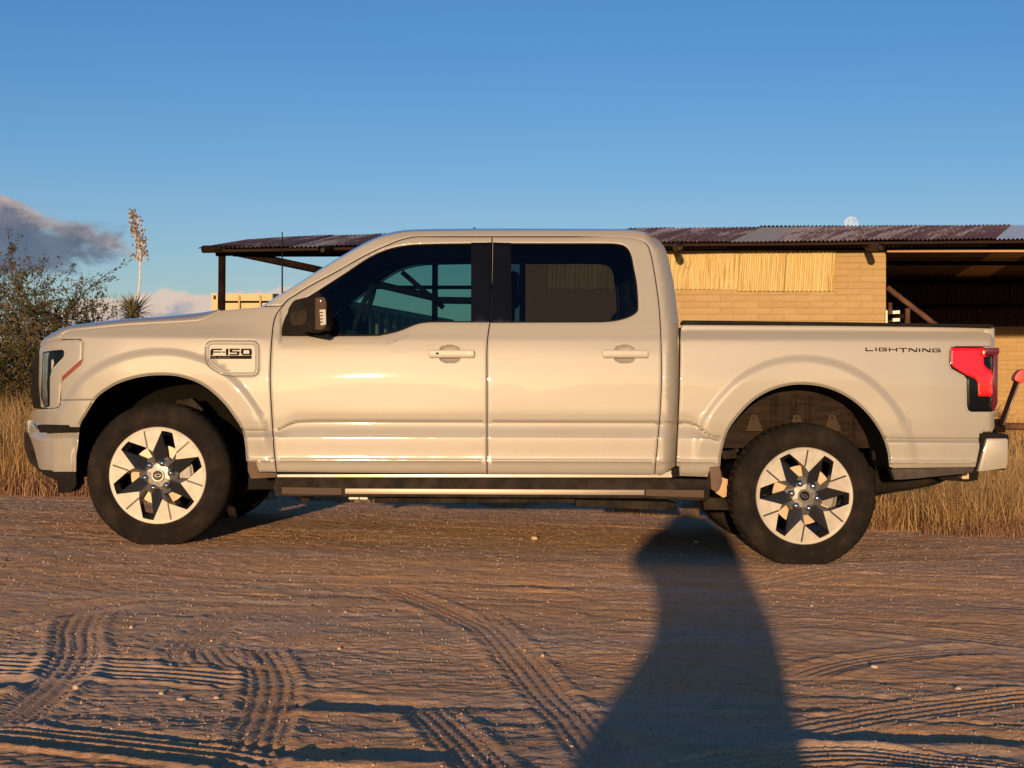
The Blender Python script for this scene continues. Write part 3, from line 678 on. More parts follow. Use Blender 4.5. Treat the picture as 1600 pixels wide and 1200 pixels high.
# ------------------------------------------------------------------ cream container left of the barn
ct = bpy.data.objects.new('shipping_container', None); COL.objects.link(ct)
c0 = PB(334, 459.5, 27.9); e1 = Vector((.982, -.02, 0)); wC = 1.72; sv = Vector((1.35, 7.2, 0)).normalized(); ct.location = (c0.x+.8, c0.y+5, 0)
tag(ct, 'cream container with rust streaks standing beyond the hood', 'container')
zT = c0.z; A0 = Vector((c0.x, c0.y, 0)); A1 = A0+e1*wC; B1 = A1+sv*11.4; B0 = A0+sv*11.4
def slab(mb, p, q, z0, z1, th, nrm):
    mb.add([(p.x, p.y, z0), (q.x, q.y, z0), (q.x, q.y, z1), (p.x, p.y, z1)]+[(a.x+nrm.x*th, a.y+nrm.y*th, zz) for a, zz in ((p, z0), (q, z0), (q, z1), (p, z1))],
           [(0, 1, 2, 3), (7, 6, 5, 4), (0, 4, 5, 1), (1, 5, 6, 2), (2, 6, 7, 3), (3, 7, 4, 0)])
fn_ = Vector((0, -1, 0))
mb = MB(); slab(mb, A0, A1, 0, zT-.16, .01, fn_); slab(mb, A0, B0, 0, zT-.03, .01, Vector((-1, 0, 0))); slab(mb, B0, B1, 0, zT-.03, .01, Vector((0, 1, 0)))
mb.add([(p.x, p.y, zT-.03) for p in (A0, A1, B1, B0)], [(0, 1, 2, 3)]); mb.build('body', CREAM, ct)
mb = MB(); slab(mb, A0+fn_*.02, A1+fn_*.02, zT-.125, zT, .07, fn_); mb.build('top_rail', CREAM, ct)
mb = MB(); slab(mb, A0+fn_*.015, A1+fn_*.015, zT-.32, zT-.16, .03, fn_); mb.build('door_panel', CREAM, ct)
mb = MB(); mb.box((A0.x-.02, A0.y-.115, 0), (A0.x+.09, A0.y-.03, zT+.01)); mb.build('corner_post', CREAM, ct)
MB().box((A0.x+.02, A0.y-.13, zT-.10), (A0.x+.06, A0.y-.116, zT-.03)).build('corner_slot', DARKIN, ct)
for kx in (.48, .86, 1.25):
    MB().tube([A0+e1*kx+fn_*.11+Vector((0, 0, zT-.33)), A0+e1*kx+fn_*.11+Vector((0, 0, zT-.03))], .018, 8).build('lock_rod', CREAM, ct, True)
mb = MB(); nrb = 17
pp = []
for i in range(nrb*4+1):
    s = i/(nrb*4)*11.4; ph = i % 4; pp.append(A1+sv*s+Vector((sv.y, -sv.x, 0))*(.10 if ph in (1, 2) else .0))
vs = [(p.x, p.y, 0) for p in pp]+[(p.x, p.y, zT-.12) for p in pp]; n = len(pp)
mk('ribbed_side', vs, [(i, i+1, n+i+1, n+i) for i in range(n-1)], CONTG, ct)
mb = MB(); slab(mb, A1, B1, zT-.12, zT, .06, Vector((sv.y, -sv.x, 0))); mb.build('side_rail', CONTG, ct)
# ------------------------------------------------------------------ the pickup truck
truck = bpy.data.objects.new('pickup_truck', None); COL.objects.link(truck); truck.location = (-.2, 1.0, 0)
tag(truck, 'white crew-cab pickup truck parked side-on on the rutted dirt', 'pickup truck')
T = truck
gapB = C([(769, 370), (768.5, 400), (767.5, 470), (766, 500), (763, 520), (761, 545), (761, 600), (761, 700), (761, 742)])
gapF = C([(650, 370.5), (630, 374.5), (612, 381), (575, 397.5), (525, 425.5), (485, 447), (464, 460), (450, 469), (441, 479), (432, 491), (427, 508), (424, 540), (422, 590), (424, 635), (428, 700), (432, 737.5)])
gapR = C([(945, 370), (970, 370.6), (995, 374), (1010, 381), (1017, 397), (1022, 422), (1027, 455), (1030, 480), (1032.5, 520), (1034, 582), (1032, 640), (1027, 700), (1023, 742)])
winF = C([(440, 524.5), (440.5, 512), (444, 500), (450, 488), (462, 476), (495, 455), (540, 426), (575, 403), (605, 389.5), (637, 382.8), (680, 380.8), (735, 380)])+[(765, 379.5), (762.5, 504)]+C([(720, 504), (672, 504), (650, 507.5), (625, 517), (600, 523), (575, 525), (445, 525)])
winR = [(772.5, 379.7)]+C([(850, 380), (940, 380), (965, 381), (978, 385.5), (986, 397), (991, 420), (995.5, 445), (997.5, 478), (995, 488), (985, 495), (970, 500), (952, 503), (930, 504)])+[(765.5, 504.5)]
def sh(c, dx_=0, dy_=0): return [(a+dx_, b+dy_) for a, b in c]
# doors
fd = sh(gapF[::-1], 1.0)+[(655, 371.5), (768, 371)]+sh(gapB[1:], -.9)+[(760, 740)]
fd = [(433, 737)]+[p for p in sh(gapF[::-1], 1.0)][1:]+[(690, 370.8), (768, 370.8)]+sh(gapB[1:-1], -.9)+[(760.2, 740.3), (600, 739)]
rd = sh(gapB[::-1][1:-1], .9)+[(769.8, 370.8), (900, 370.8)]+sh(gapR[1:-1], -1.0)+[(1022, 742.3), (900, 741.5), (762, 740.5)]
def handle_extra(cx, cy):
    def f(x, y, d):                    # scooped finger pocket behind the door handle
        e = (np.abs(x-cx)/17.)**3+(np.abs(y-cy)/14.)**3; return .024*np.clip(1-e, 0, 1)**.8*(1+0*d)
    return f
def belt_extra(x, y, d):
    bel = np.interp(x, [430, 585, 605, 640, 665, 700], [540, 540, 538, 525, 518, 518]); f = sstep(436, 441, x)*sstep(665, 610, x)
    return f*(.0035*sstep(bel, bel-2.2, y)+.00042*np.clip(bel-y, 0, 17))
_h1 = handle_extra(703, 553)
door1 = panel('front_door', fd, PAINT, [winF], T, gx=6, extra=lambda x, y, d: _h1(x, y, d)+belt_extra(x, y, d), pts=[(a+(b % 2), b) for a in np.arange(681, 726, 1.6) for b in np.arange(536, 571, 1.6)])
door2 = panel('rear_door', rd, PAINT, [winR], T, gx=6, extra=handle_extra(976, 553), pts=[(a+(b % 2), b) for a in np.arange(954, 999, 1.6) for b in np.arange(536, 571, 1.6)])
for nm, out_, hole in (('door_trim', fd, winF), ('door_trim', rd, winR)):
    panel(nm, out_, DARKIN, [hole], T, gx=16, off=.055, flange=0, roll=0, rings=(2.,))
# window glass, felt seals and pillar applique
for dr, out_, g in ((door1, winF, GLASSF), (door2, winR, GLASSR)):
    for k_, o_ in enumerate(panel('window_glass', sh(out_, 0, 0), g, (), None, gx=16, off=.014, flange=0, roll=0, rings=(2.,))): setparent(o_, dr[k_])
def ringpoly(outer, w_):                # inset outline
    A = np.array(resample(outer, 4.)); t = np.roll(A, -1, 0)-np.roll(A, 1, 0); t /= np.hypot(t[:, 0], t[:, 1])[:, None]; nn = np.stack([-t[:, 1], t[:, 0]], 1)
    q = A+nn*w_
    if inside(q[:1]*0+q.mean(0)[None], outer) is None: pass
    if not inside(q, outer).mean() > .6: q = A-nn*w_
    return [tuple(p) for p in q]
for dr, out_ in ((door1, winF), (door2, winR)):
    for k_, o_ in enumerate(panel('window_seal', out_, BLACKPL, [ringpoly(out_, 2.3)], None, gx=400, off=.006, flange=.0, roll=0, rings=(1.1,))): setparent(o_, dr[k_])
for k_, o_ in enumerate(panel('pillar_cover', [(736, 379), (768, 378.7), (766.8, 470), (765.2, 503.5), (736, 503.8)], GLOSSBLK, (), None, gx=16, off=-.002, flange=.03, roll=.002, rings=(1.,))): setparent(o_, door1[k_])
for k_, o_ in enumerate(panel('pillar_cover', [(770.3, 378.7), (798, 379.2), (800, 503.8), (767, 503.6), (768.6, 470)], GLOSSBLK, (), None, gx=16, off=-.002, flange=.03, roll=.002, rings=(1.,))): setparent(o_, door2[k_])
for k_, o_ in enumerate(panel('mirror_sail', C([(440.5, 523), (442, 508), (450, 489), (470, 471), (498, 454)])+[(506, 470), (518, 500), (532, 516), (533, 524)], BLACKPL, (), None, gx=16, off=-.001, flange=.02, roll=.002, rings=(1.,))): setparent(o_, door1[k_])
# cab side: pillars, cantrail and rear corner in one stamping
cabO = C([(414, 478), (437, 462), (462, 447), (500, 423), (537, 400.5), (575, 379.5), (600, 369.5), (625, 363.8), (650, 361.5), (700, 360.6), (800, 360), (900, 360.2), (960, 360.3), (985, 361), (1008, 364.5), (1024, 371), (1036, 383), (1043, 400), (1052, 440), (1057, 477), (1060.5, 510), (1061, 560), (1060, 615), (1058, 670), (1055, 728)])
cabI = sh(gapR[::-1], .6)+[(900, 369.2), (770, 369.2), (700, 369.2)]+sh(gapF[:48], -.7, -1.1)+[(440, 477.5)]
cab = panel('cab_side', cabO+[(1033, 743)]+cabI, PAINT, (), T, gx=6, dfn=cabcorner)
panel('cab_inner_side', [p for p in cabO]+[(1033, 743)]+cabI, DARKIN, (), T, gx=16, dfn=cabcorner, off=.06, flange=0, roll=0, rings=(2.,))
# front wing with charging flap
flapO = rnd([(321, 532), (405, 532), (405, 588), (350, 588), (321, 570)], 13)
flapI = rnd([(322, 533), (404, 533), (404, 587), (350.6, 587), (322, 569.5)], 12.2)
fen = [(126, 529.5), (94.5, 529.5), (97, 524), (103, 519.5), (112, 516.5), (130, 515), (200, 508), (300, 502.8), (318, 500), (345, 485.5), (380, 482), (413, 479.5), (439, 478.8)]+sh(gapF[48:-1], -1.0)+[(431.3, 737), (404, 737), (400, 722), (385.5, 721)]+[p for p in ARCH_F if p[1] < 721 and (p[0] > 200 or p[1] < 624.5)]+[(149, 624.2), (96, 624.5), (94.5, 598.5), (129, 563.5), (130.2, 536)]
wing = panel('front_wing', fen, PAINT, [flapO], T, gx=6, arcs=(ARCH_F,))
def groove(x, y, d): return .0035*np.exp(-((d-3.6)/.75)**2)
for k_, o_ in enumerate(panel('charging_flap', flapI, PAINT, (), None, gx=6, rings=(1., 2.4, 3., 3.6, 4.2, 4.8, 6.), extra=groove)): setparent(o_, wing[k_])
# load bed side
lampcut = [(1554, 541), (1493, 541), (1486.5, 543), (1484, 548), (1483.3, 568), (1487, 576), (1506, 586.5), (1510.5, 592), (1511, 634), (1513, 641), (1518, 643.5), (1554, 643.5)]
bedo = [(1065.5, 508)]+[(1300, 509.3), (1550, 511.3), (1554, 513)]+lampcut+[(1553, 668), (1551, 673), (1535.5, 674.5), (1533, 700), (1524.5, 729.3), (1396, 731.5)]+[p for p in ARCH_R if p[1] < 729]+[(1124.5, 728.5), (1110, 730.5), (1105, 745), (1062, 743.5), (1061.5, 729), (1057.5, 727.5), (1060, 670), (1062.5, 615), (1063.5, 560), (1064, 520)]
bed = panel('bed_side', bedo, PAINT, (), T, gx=6, arcs=(ARCH_R,))
rail = prism('bed_rail_cap', [(1065, 504), (1068, 500.5), (1300, 503), (1551, 507), (1555.5, 511), (1300, 508.6), (1066, 507.6)], .064, .16, BLACKPL, T, .004); mirror(rail)
# wheel openings: lips, liners and inner walls
def arch_strip(arch, y0, y1, m, name, out_=1.0):
    vs = []; n = len(arch)
    for (x, y) in arch: q = P(x, y, .0); vs += [(q.x, y0, q.z), (q.x, y1, q.z)]
    o = mk(name, vs, [(2*i, 2*i+1, 2*i+3, 2*i+2) for i in range(n-1)], m, T, True); mirror(o); return o
arch_strip(ARCH_F, .02, .62, mat('front_wheel_liner', (.010, .008, .007), .9, spec=.08), 'wheel_liner'); arch_strip(ARCH_R, .02, .47, BLACKPL, 'wheel_liner')
o = prism('inner_wing', [(100, 560), (400, 560), (400, 745), (100, 745)], .60, .64, mat('inner_wing_dark', (.006, .005, .004), .9, spec=.05), T); mirror(o)
def rear_liner():
    vs = []; xs_ = np.linspace(1105, 1410, 123); zs_ = np.linspace(560, 700, 20)
    for yy in zs_:
        for xx in xs_:
            d = 0
            for c, wd in ((1209, 3.0), (1240, 2.6), (1262, 3.0), (1330, 4)):
                d -= .022*math.exp(-((xx-c)/wd)**4) if yy > 618 else 0
            d -= .05*float(sstep(640, 672, yy))*float(sstep(1330, 1300, xx))*.3
            vs.append(tuple(P(xx, yy, .42+d+.06*((xx-1250)/140)**2)))
    nx = len(xs_); fs = [(j*nx+i, j*nx+i+1, (j+1)*nx+i+1, (j+1)*nx+i) for j in range(19) for i in range(nx-1)]
    return mk('inner_bed_wall', vs, fs, LINER, T, True)
o = rear_liner(); mirror(o)
BRK = mat('liner_bracket', (.05, .034, .024), .8, spec=.15)
for cx in (1179, 1245.5, 1301):
    o = prism('liner_bracket', [(cx-5, 648), (cx+4, 648), (cx+14, 674), (cx-14, 674)], .385, .40, BRK, T, .004); mirror(o)
    q = P(cx-1, 653, .38); o = MB().tube([q, q+Vector((0, .012, 0))], .008, 10).build('bolt', LINER, T); mirror(o)
# underbody
def bx(name, a, b, Y0, Y1, m, bev=.006, par=T):
    p = P(a[0], a[1], Y0); q = P(b[0], b[1], Y0); return MB().box((p.x, Y0, q.z), (q.x, Y1, p.z)).build(name, m, par, bev=bev)
bx('frame_rail', (385, 736), (1130, 765), .42, .55, BLACKPL); bx('frame_rail', (385, 738), (1130, 765), 1.45, 1.58, BLACKPL)
bx('battery_tray', (585, 745), (1045, 786), .34, 1.66, TEXPL); bx('underfloor', (395, 715), (1120, 745), .12, 1.88, BLACKPL)
bx('skid_plate', (150, 748), (380, 772), .5, 1.5, BLACKPL); bx('rear_motor', (1150, 715), (1370, 765), .6, 1.4, BLACKPL, .03)
bx('sill_strip', (433, 741.3), (1050, 746.2), .048, .2, mat('sill_highlight', (.55, .50, .43), .3, .2, .5), .002); bx('sill_strip', (433, 741.3), (1050, 746.2), 1.8, 1.952, PAINT, .002)  # near strip paler than the body: rocker highlight put into its colour
o = prism('sill_end', [(1049, 733), (1062, 729), (1062, 745), (1049, 746)], .05, .2, BLACKPL, T); mirror(o)
o = prism('sill_end', [(1029, 744), (1050, 734), (1050, 746), (1029, 746)], .06, .2, PAINT, T); mirror(o)
# running board
def both(o): mirror(o); return o
rb = both(prism('running_board', [(430, 746.5), (1045, 748), (1106, 750), (1111, 757), (1108, 778), (1102, 783), (1008, 779), (430, 775.5), (427, 760)], -.015, .16, TEXPL, T, .008))
both(prism('step_strip', [(539, 763.3), (1007, 765.5), (1007, 773.8), (539, 771.8)], -.024, -.01, STEEL, T, .003))
STEPE = mat('grey_brown_step_plastic', (.085, .06, .045), .8, spec=.1)
both(prism('step_end', [(440, 761.3), (534, 762.5), (534, 773.4), (440, 772)], -.021, -.01, STEPE, T, .003)); both(prism('step_end', [(1009, 764.7), (1100, 766), (1100, 777.8), (1009, 774.8)], -.021, -.01, STEPE, T, .003))
both(prism('mud_guard', [(386, 720), (400, 722), (404, 738), (432, 739), (432, 746), (392, 748), (387, 735)], .03, .2, mat('dusty_splash_guard', (.10, .06, .04), .8), T, .004))
both(prism('mud_guard', [(1109, 730), (1125, 728.5), (1129, 752), (1125, 764), (1118, 769), (1111, 764)], .02, .2, mat('dusty_splash_guard', (.1, .06, .04), .8), T, .006))
both(prism('step_bracket', [(468, 778), (486, 778), (482, 783), (478, 785.5), (472, 783)], .08, .3, LINER, T, .004)); both(prism('step_bracket', [(900, 781), (1040, 784), (1058, 787), (1058, 796), (1030, 797), (900, 791)], .1, .3, TEXPL, T, .005))
both(prism('floor_bracket', [(545, 776), (560, 776), (560, 780), (545, 780)], .2, .3, WHITEP, T)); both(prism('floor_bracket', [(562, 776), (574, 776), (574, 780.5), (562, 780)], .2, .3, WHITEP, T))
both(prism('suspension_arm', [(1098, 776), (1135, 780), (1190, 772), (1240, 775), (1240, 790), (1190, 798), (1100, 797)], .30, .42, TEXPL, T, .01))
both(prism('suspension_arm', [(1118, 770), (1126, 745), (1146, 752), (1144, 772), (1130, 778)], .34, .36, mat('suspension_tan', (.45, .30, .17), .6), T, .004))
both(prism('suspension_arm', [(1128, 705), (1150, 702), (1152, 716), (1130, 718)], .33, .4, TEXPL, T, .006))
both(prism('suspension_arm', [(1362, 705), (1376, 704), (1378, 716), (1364, 720)], .33, .4, TEXPL, T, .006))
both(prism('front_strut', [(275, 625), (300, 622), (318, 640), (300, 655), (270, 650)], .30, .42, TEXPL, T, .01))
both(prism('rear_valance', [(1392, 733), (1523, 729.5), (1520, 739), (1430, 748), (1398, 750)], .06, .16, mat('black_valance', (.03, .022, .018), .7), T, .004))
both(prism('hitch_frame', [(1466, 741), (1504, 738), (1530, 736), (1528, 750), (1512, 753), (1470, 750)], .5, .62, BLACKPL, T, .004))
both(prism('hitch_frame', [(1503.5, 738.5), (1514, 737.5), (1514, 748.5), (1503.5, 748.5)], .40, .5, mat('bare_hitch_metal', (.55, .38, .26), .5), T, .002))
# front end
sur = rnd([(61.5, 549.5), (62.5, 543), (68, 538), (76, 534.5), (100, 531.5), (123, 530.5), (129, 533.5), (129.5, 540), (128, 562.5), (95.5, 597), (93.5, 630), (90, 636.5), (80, 637.5), (78, 600)], 2.5)
sur = [(61.5, 549.5), (62.8, 543), (68, 538), (76, 534.5), (100, 531.5), (122, 530.6), (127, 532), (129.2, 536), (128.2, 562.5), (95.3, 597), (94, 628), (92, 634.5), (88, 637), (76, 638), (64, 636), (60.5, 600)]
lens = rnd([(66.5, 552), (67.5, 549.8), (84, 547.3), (97.5, 546.3), (100.5, 549), (99.6, 557), (81, 576.5), (78, 590), (77.8, 634.5), (70, 637), (63.5, 620)], 1.6)
lamp = panel('lamp_surround', sur, PAINT, (), T, gx=5, off=-.001, extra=lambda x, y, d: .004*np.clip(1-d/4, 0, 1)**2)
for k_, o_ in enumerate(panel('headlight', lens, GLOSSBLK, (), None, gx=6, off=-.006, roll=.004)): setparent(o_, lamp[k_])
for k_, o_ in enumerate(panel('light_guide', [(67.5, 556), (69.5, 551.5), (77, 550.5), (75, 560), (73.5, 600), (74.5, 633), (71, 634.5), (66.5, 619)], LAMPGL, (), None, gx=6, off=-.010, roll=.003, rings=(1.,))): setparent(o_, lamp[k_])
for k_, o_ in enumerate(panel('light_guide', [(80.5, 563), (83, 561), (84.5, 567), (82, 575), (80, 578)], LAMPWH, (), None, gx=6, off=-.010, roll=.001, rings=(.8,))): setparent(o_, lamp[k_])
panel('side_reflector', [(96.2, 595.5), (97, 588), (126, 562.3), (127.6, 563.5), (127, 569.5), (99, 593)], AMBER, (), T, gx=6, off=-.004, roll=.002, rings=(.8,))
panel('bumper_upper', [(54.5, 640.3), (81, 638.6), (90, 637.8), (94.5, 633), (95, 625.6), (148.8, 625.3)]+[p for p in ARCH_F if p[0] < 149 and 626 < p[1] < 666.5]+[(124, 667.3), (58.5, 666.5), (53.5, 661), (49, 652), (48.2, 645)], PAINT, (), T, gx=6)
def bumpf(x, y): return depth_a(x+4, np.full_like(np.asarray(y, float), 695.))+.035*sstep(687, 674, y)+.010*sstep(722, 737, y)-.012+.045*sstep(665, 657, y)
panel('bumper_lower', [(46, 656.5), (49, 658), (59, 671.5), (122, 672), (125.5, 674), (122, 695), (119.3, 712), (118.8, 737), (68, 737), (60.5, 730), (53, 700), (47.5, 684), (42.3, 674), (41.8, 659)], PAINT, (), T, gx=6, dfn=bumpf)
both(prism('bumper_gap', [(58, 664), (126, 664), (124, 676), (62, 676)], .08, .2, BLACKPL, T))
both(prism('front_valance', [(60, 735), (119, 735), (119.5, 758), (113, 767), (108, 769.5), (90, 770.5), (89, 751), (72, 744)], .13, .3, BLACKPL, T, .006))
cen = lambda name, pts, Y0, m, bev=.006: prism(name, pts, Y0, 2-Y0, m, T, bev)
cen('bumper_centre', [(42, 676), (60, 676), (66, 737), (62, 737), (45, 722), (37.5, 700), (37, 676)], .60, TEXPL)
cen('bumper_bar', [(43, 656), (56, 657), (56, 674), (44, 676)], .52, PAINT)
cen('grille', [(56, 549), (72, 548), (72, 640), (51, 637), (49, 610), (51, 575)], .34, BLACKPL)
for k_ in range(9):
    y = 556+k_*9; cen('grille_bar', [(48.8, y), (60, y), (60, y+4), (48.3, y+4)], .36, GLOSSBLK, .002)
cen('front_gap_blocker', [(75, 560), (240, 540), (330, 520), (400, 520), (400, 600), (300, 580), (200, 580), (110, 660), (75, 700)], .62, BLACKPL)  # unseen black core, added so the gaps between panels stay dark
# hood: edge line near side, crown line, centre
def loft(name, curves, m, parent, sub=6, closed=False):
    nC = len(curves); n = len(curves[0]); vs = [p for c in curves for p in c]
    return mk(name, vs, [(j*n+i, j*n+i+1, (j+1)*n+i+1, (j+1)*n+i) for j in range(nC-1) for i in range(n-1)], m, parent, True)
hk = [(64.5, 541), (67, 537), (76, 533.8), (93, 528.3), (97, 522.8), (104, 518), (113, 515.4), (131, 513.8), (200, 506.9), (260, 503.8), (300, 501.6), (318, 498.8), (344, 484.8)]
hs = [(64.8, 538), (66.5, 533), (70, 528), (77, 523), (85, 518.5), (93, 515), (102, 511.5), (122, 507), (190, 499), (250, 494.5), (285, 491.3), (312, 488.5), (343, 484.2)]
hkc, hsc = C(hk, 5), C(hs, 5); hkY = [depth(a, b)+.002 for a, b in hkc]
E = [P(a, b, Y) for (a, b), Y in zip(hkc, hkY)]
curves = [[e+Vector((0, .03, -.02)) for e in E], E]
for t in (.12, .3, .5, .72, 1.0):
    c = []
    for (a, b), Y, (a2, b2), e in zip(hkc, hkY, hsc, E):
        Ys = max(Y+.16, .36); q = P(a2, b2, Ys); s_ = math.sin(t*math.pi/2); c.append(Vector((e.x+(q.x-e.x)*t, e.y+(q.y-e.y)*(1-math.cos(t*math.pi/2))**.9, e.z+(q.z-e.z)*s_)))
    curves.append(c)
S_ = curves[-1]
for t in (.35, .7, 1.0, 1.3, 1.65, 2.0):
    c = []
    for p, (a, b) in zip(S_, hsc):
        k2 = t if t <= 1 else 2-t; fr = max(0, 1-(a-64)/120)
        c.append(Vector((p.x-.09*k2*fr, p.y+(1-p.y)*t, p.z+.012*math.sin(k2*math.pi/2))))
    curves.append(c)
for c in curves[6:1:-1]: curves.append([Vector((p.x, 2-p.y, p.z)) for p in c])
curves.append([Vector((p.x, 2-p.y, p.z)) for p in curves[1]])
o = loft('hood', curves, PAINT, T); fixn(o)
# cowl under the windscreen
cw = [P(345, 486, .16), P(413, 480, .14)]; MB().add([cw[0], cw[1], Vector((cw[1].x, 1.86, cw[1].z)), Vector((cw[0].x, 1.84, cw[0].z))], [(0, 1, 2, 3)]).build('cowl', BLACKPL, T)
# windscreen, roof, rear wall of the cab
al = C([(413, 479), (437, 463), (462, 448), (500, 424), (537, 401.5), (575, 380.5), (600, 370.5)], 3)
rows_ = []
for i, (a, b) in enumerate(al):
    t = i/(len(al)-1); Y = depth(a, b)+.006; p = P(a, b, Y); r = []
    for s in np.linspace(0, 1, 15):
        bl = math.sin(math.pi*s)**.7; r.append(Vector((p.x-(.125-.075*t)*bl, p.y+(2-2*p.y)*s, p.z+(.004+.05*t)*bl)))
    rows_.append(r)
o = loft('windscreen', rows_, WSGL, T); fixn(o)
rt = C([(600, 370.5), (625, 364.3), (650, 362), (700, 361.1), (800, 360.5), (900, 360.6), (960, 360.8), (985, 361.6), (1008, 365), (1022, 371)], 4)
rows_ = []
for i, (a, b) in enumerate(rt):
    t = i/(len(rt)-1); Y = depth(a, b)+.003; p = P(a, b, Y); r = []
    for s in np.linspace(0, 1, 23):
        bl = (1-abs(2*s-1)**3.0); r.append(Vector((p.x-(.05*(1-t)**3 - .02*t**4)*bl, p.y+(2-2*p.y)*s, p.z+(.054-.014*t**3)*bl)))
    rows_.append(r)
roof = loft('roof', rows_, PAINT, T); fixn(roof)
o = loft('headliner', [[p-Vector((0, 0, .05)) for p in r] for r in rows_], DARKIN, T)
bk = C([(1022, 371), (1036, 384), (1043, 401), (1052, 441), (1057, 478), (1060, 512), (1060, 600), (1055, 728)], 3); rows_ = []
for (a, b) in bk:
    Y = float(cabcorner(np.array([float(a)]), np.array([float(b)]))[0])+.002; p = P(a, b, Y)
    rows_.append([Vector((p.x+.02*math.sin(math.pi*s), p.y+(2-2*p.y)*s, p.z)) for s in np.linspace(0, 1, 9)])
o = loft('cab_back', rows_, PAINT, T)
p = P(1034, 398, .07); q = P(1044, 480, .07); MB().add([(p.x+.03, .45, p.z), (q.x+.035, .4, q.z), (q.x+.035, 1.6, q.z), (p.x+.03, 1.55, p.z)], [(0, 1, 2, 3)]).build('rear_window', GLOSSBLK, T)
# bed interior and tailgate
x0, x1 = P(1064, 0, .1).x, P(1548, 0, .1).x; zt_, zb_ = P(0, 506, .1).z-.02, P(0, 670, .1).z
zm_ = P(0, 592, .1).z; mb = MB(); mb.box((x0, .14, zm_), (x1, .18, zt_)); mb.box((x0, 1.82, zm_), (x1, 1.86, zt_)); mb.box((x0, .5, zb_), (x0+.04, 1.5, zm_)); mb.box((x0, .18, zm_-.03), (x1, 1.82, zm_)); mb.box((x0, .18, zb_), (x0+.03, 1.82, zt_)); mb.build('bed_tub', TEXPL, T)
tg = P(1550, 512, .12); tb = P(1550, 668, .12); MB().box((tg.x-.05, .13, tb.z), (tg.x+.02, 1.87, tg.z)).build('tailgate', PAINT, T, bev=.012)
MB().box((tg.x-.05, .2, tg.z), (tg.x+.01, 1.8, tg.z+.025)).build('tailgate_cap', BLACKPL, T, bev=.006)
bx('rear_crossmember', (1400, 690), (1525, 735), .2, 1.8, BLACKPL)
# tail lamps
tl = rnd([(1486, 542.5), (1558, 543.3), (1558, 560), (1557.5, 590), (1557, 620), (1556, 636), (1553, 642.5), (1519, 642.5), (1514, 641), (1512, 634), (1511.5, 592), (1507, 586), (1488.5, 575.5), (1484.5, 569), (1485, 546)], 2)
lampT = panel('tail_lamp', tl, GLOSSBLK, (), T, gx=6, off=-.006, dfn=lambda x, y: depth_a(np.minimum(x, 1546), y), roll=.006)
redp = rnd([(1486, 543.6), (1560.5, 543.4), (1561.5, 547), (1560.8, 553), (1556, 556), (1541, 556.5), (1537, 558.5), (1537.3, 569), (1542, 575), (1556, 584), (1558.8, 589), (1558.8, 619), (1528.5, 619), (1527.8, 598), (1524, 592), (1508, 585), (1489, 573), (1485.6, 567)], 2)
for k_, o_ in enumerate(panel('red_lens', redp, REDLENS, (), None, gx=5, off=-.013, dfn=lambda x, y: depth_a(np.minimum(x, 1546), y)+.02*sstep(1550, 1561, x), roll=.006)): setparent(o_, lampT[k_])
both(prism('lamp_spoiler', [(1540, 543), (1560, 543.2), (1562, 546.5), (1561, 553), (1552, 555.5), (1540, 553)], .02, .10, DKRED, T, .004))
both(prism('lamp_side', [(1553, 545), (1559.5, 545), (1559, 630), (1555, 640), (1550, 641)], .05, .17, DKRED, T, .004))
# rear bumper
both(prism('rear_bumper', [(1541.5, 686.5), (1543.5, 684.8), (1573, 684.6), (1576, 687), (1575.4, 722), (1573, 732), (1534.5, 737.3), (1528, 737)], .03, .32, PAINT, T, .014))
both(prism('bumper_trim', [(1531.5, 677), (1570, 677.3), (1576, 680), (1576.3, 687), (1541, 687), (1539, 700), (1533, 724), (1527.5, 740), (1519, 741), (1526, 728), (1531.5, 700)], .055, .3, BLACKPL, T, .006))
MB().box((P(1540, 0, .3).x, .32, P(0, 735, .3).z), (P(1573, 0, .3).x, 1.68, P(0, 682, .3).z)).build('rear_bumper_centre', TEXPL, T, bev=.01)
# lettering
def stroke(polys, Yoff, m, name, parent, Y=None, th=.0025):
    mb = MB()
    for poly in polys:
        n = len(poly); f = [P(a, b, depth(a, b)+Yoff) for a, b in poly]; bk_ = [q+Vector((0, th, 0)) for q in f]
        mb.add(f+bk_, [tuple(range(n))]+[tuple(range(2*n-1, n-1, -1))]+[(i, n+i, n+(i+1) % n, (i+1) % n) for i in range(n)])
    o = mk(name, mb.v, mb.f, m, parent); bm = bmesh.new(); bm.from_mesh(o.data); bmesh.ops.triangulate(bm, faces=[f for f in bm.faces if len(f.verts) > 4]); bmesh.ops.recalc_face_normals(bm, faces=bm.faces); bm.to_mesh(o.data); bm.free(); return o
def rc(a, b, c, d): return [(a, b), (c, b), (c, d), (a, d)]
bsc = lambda pts: [(310+a/14.545, 520+b/14.545) for a, b in pts]
F150 = [bsc(x) for x in (
    [(275, 400), (310, 360), (540, 360), (525, 392), (275, 392)], [(275, 392), (335, 392), (325, 510), (270, 510)], [(335, 425), (525, 425), (520, 450), (332, 450)],
    [(545, 425), (612, 425), (610, 450), (543, 450)], [(625, 375), (640, 360), (682, 360), (675, 510), (625, 510)],
    [(712, 360), (940, 360), (930, 392), (712, 392)], [(712, 392), (765, 392), (765, 420), (712, 420)], [(712, 420), (930, 420), (935, 450), (715, 450)], [(880, 450), (935, 450), (925, 482), (875, 482)], [(705, 482), (925, 482), (905, 510), (705, 510)],
    [(970, 360), (1180, 360), (1212, 392), (970, 392)], [(968, 392), (1022, 392), (1018, 478), (965, 478)], [(1155, 392), (1212, 392), (1212, 478), (1155, 478)], [(985, 478), (1212, 478), (1205, 510), (1000, 510)],
    [(268, 520), (1212, 520), (1205, 592), (268, 592)])]
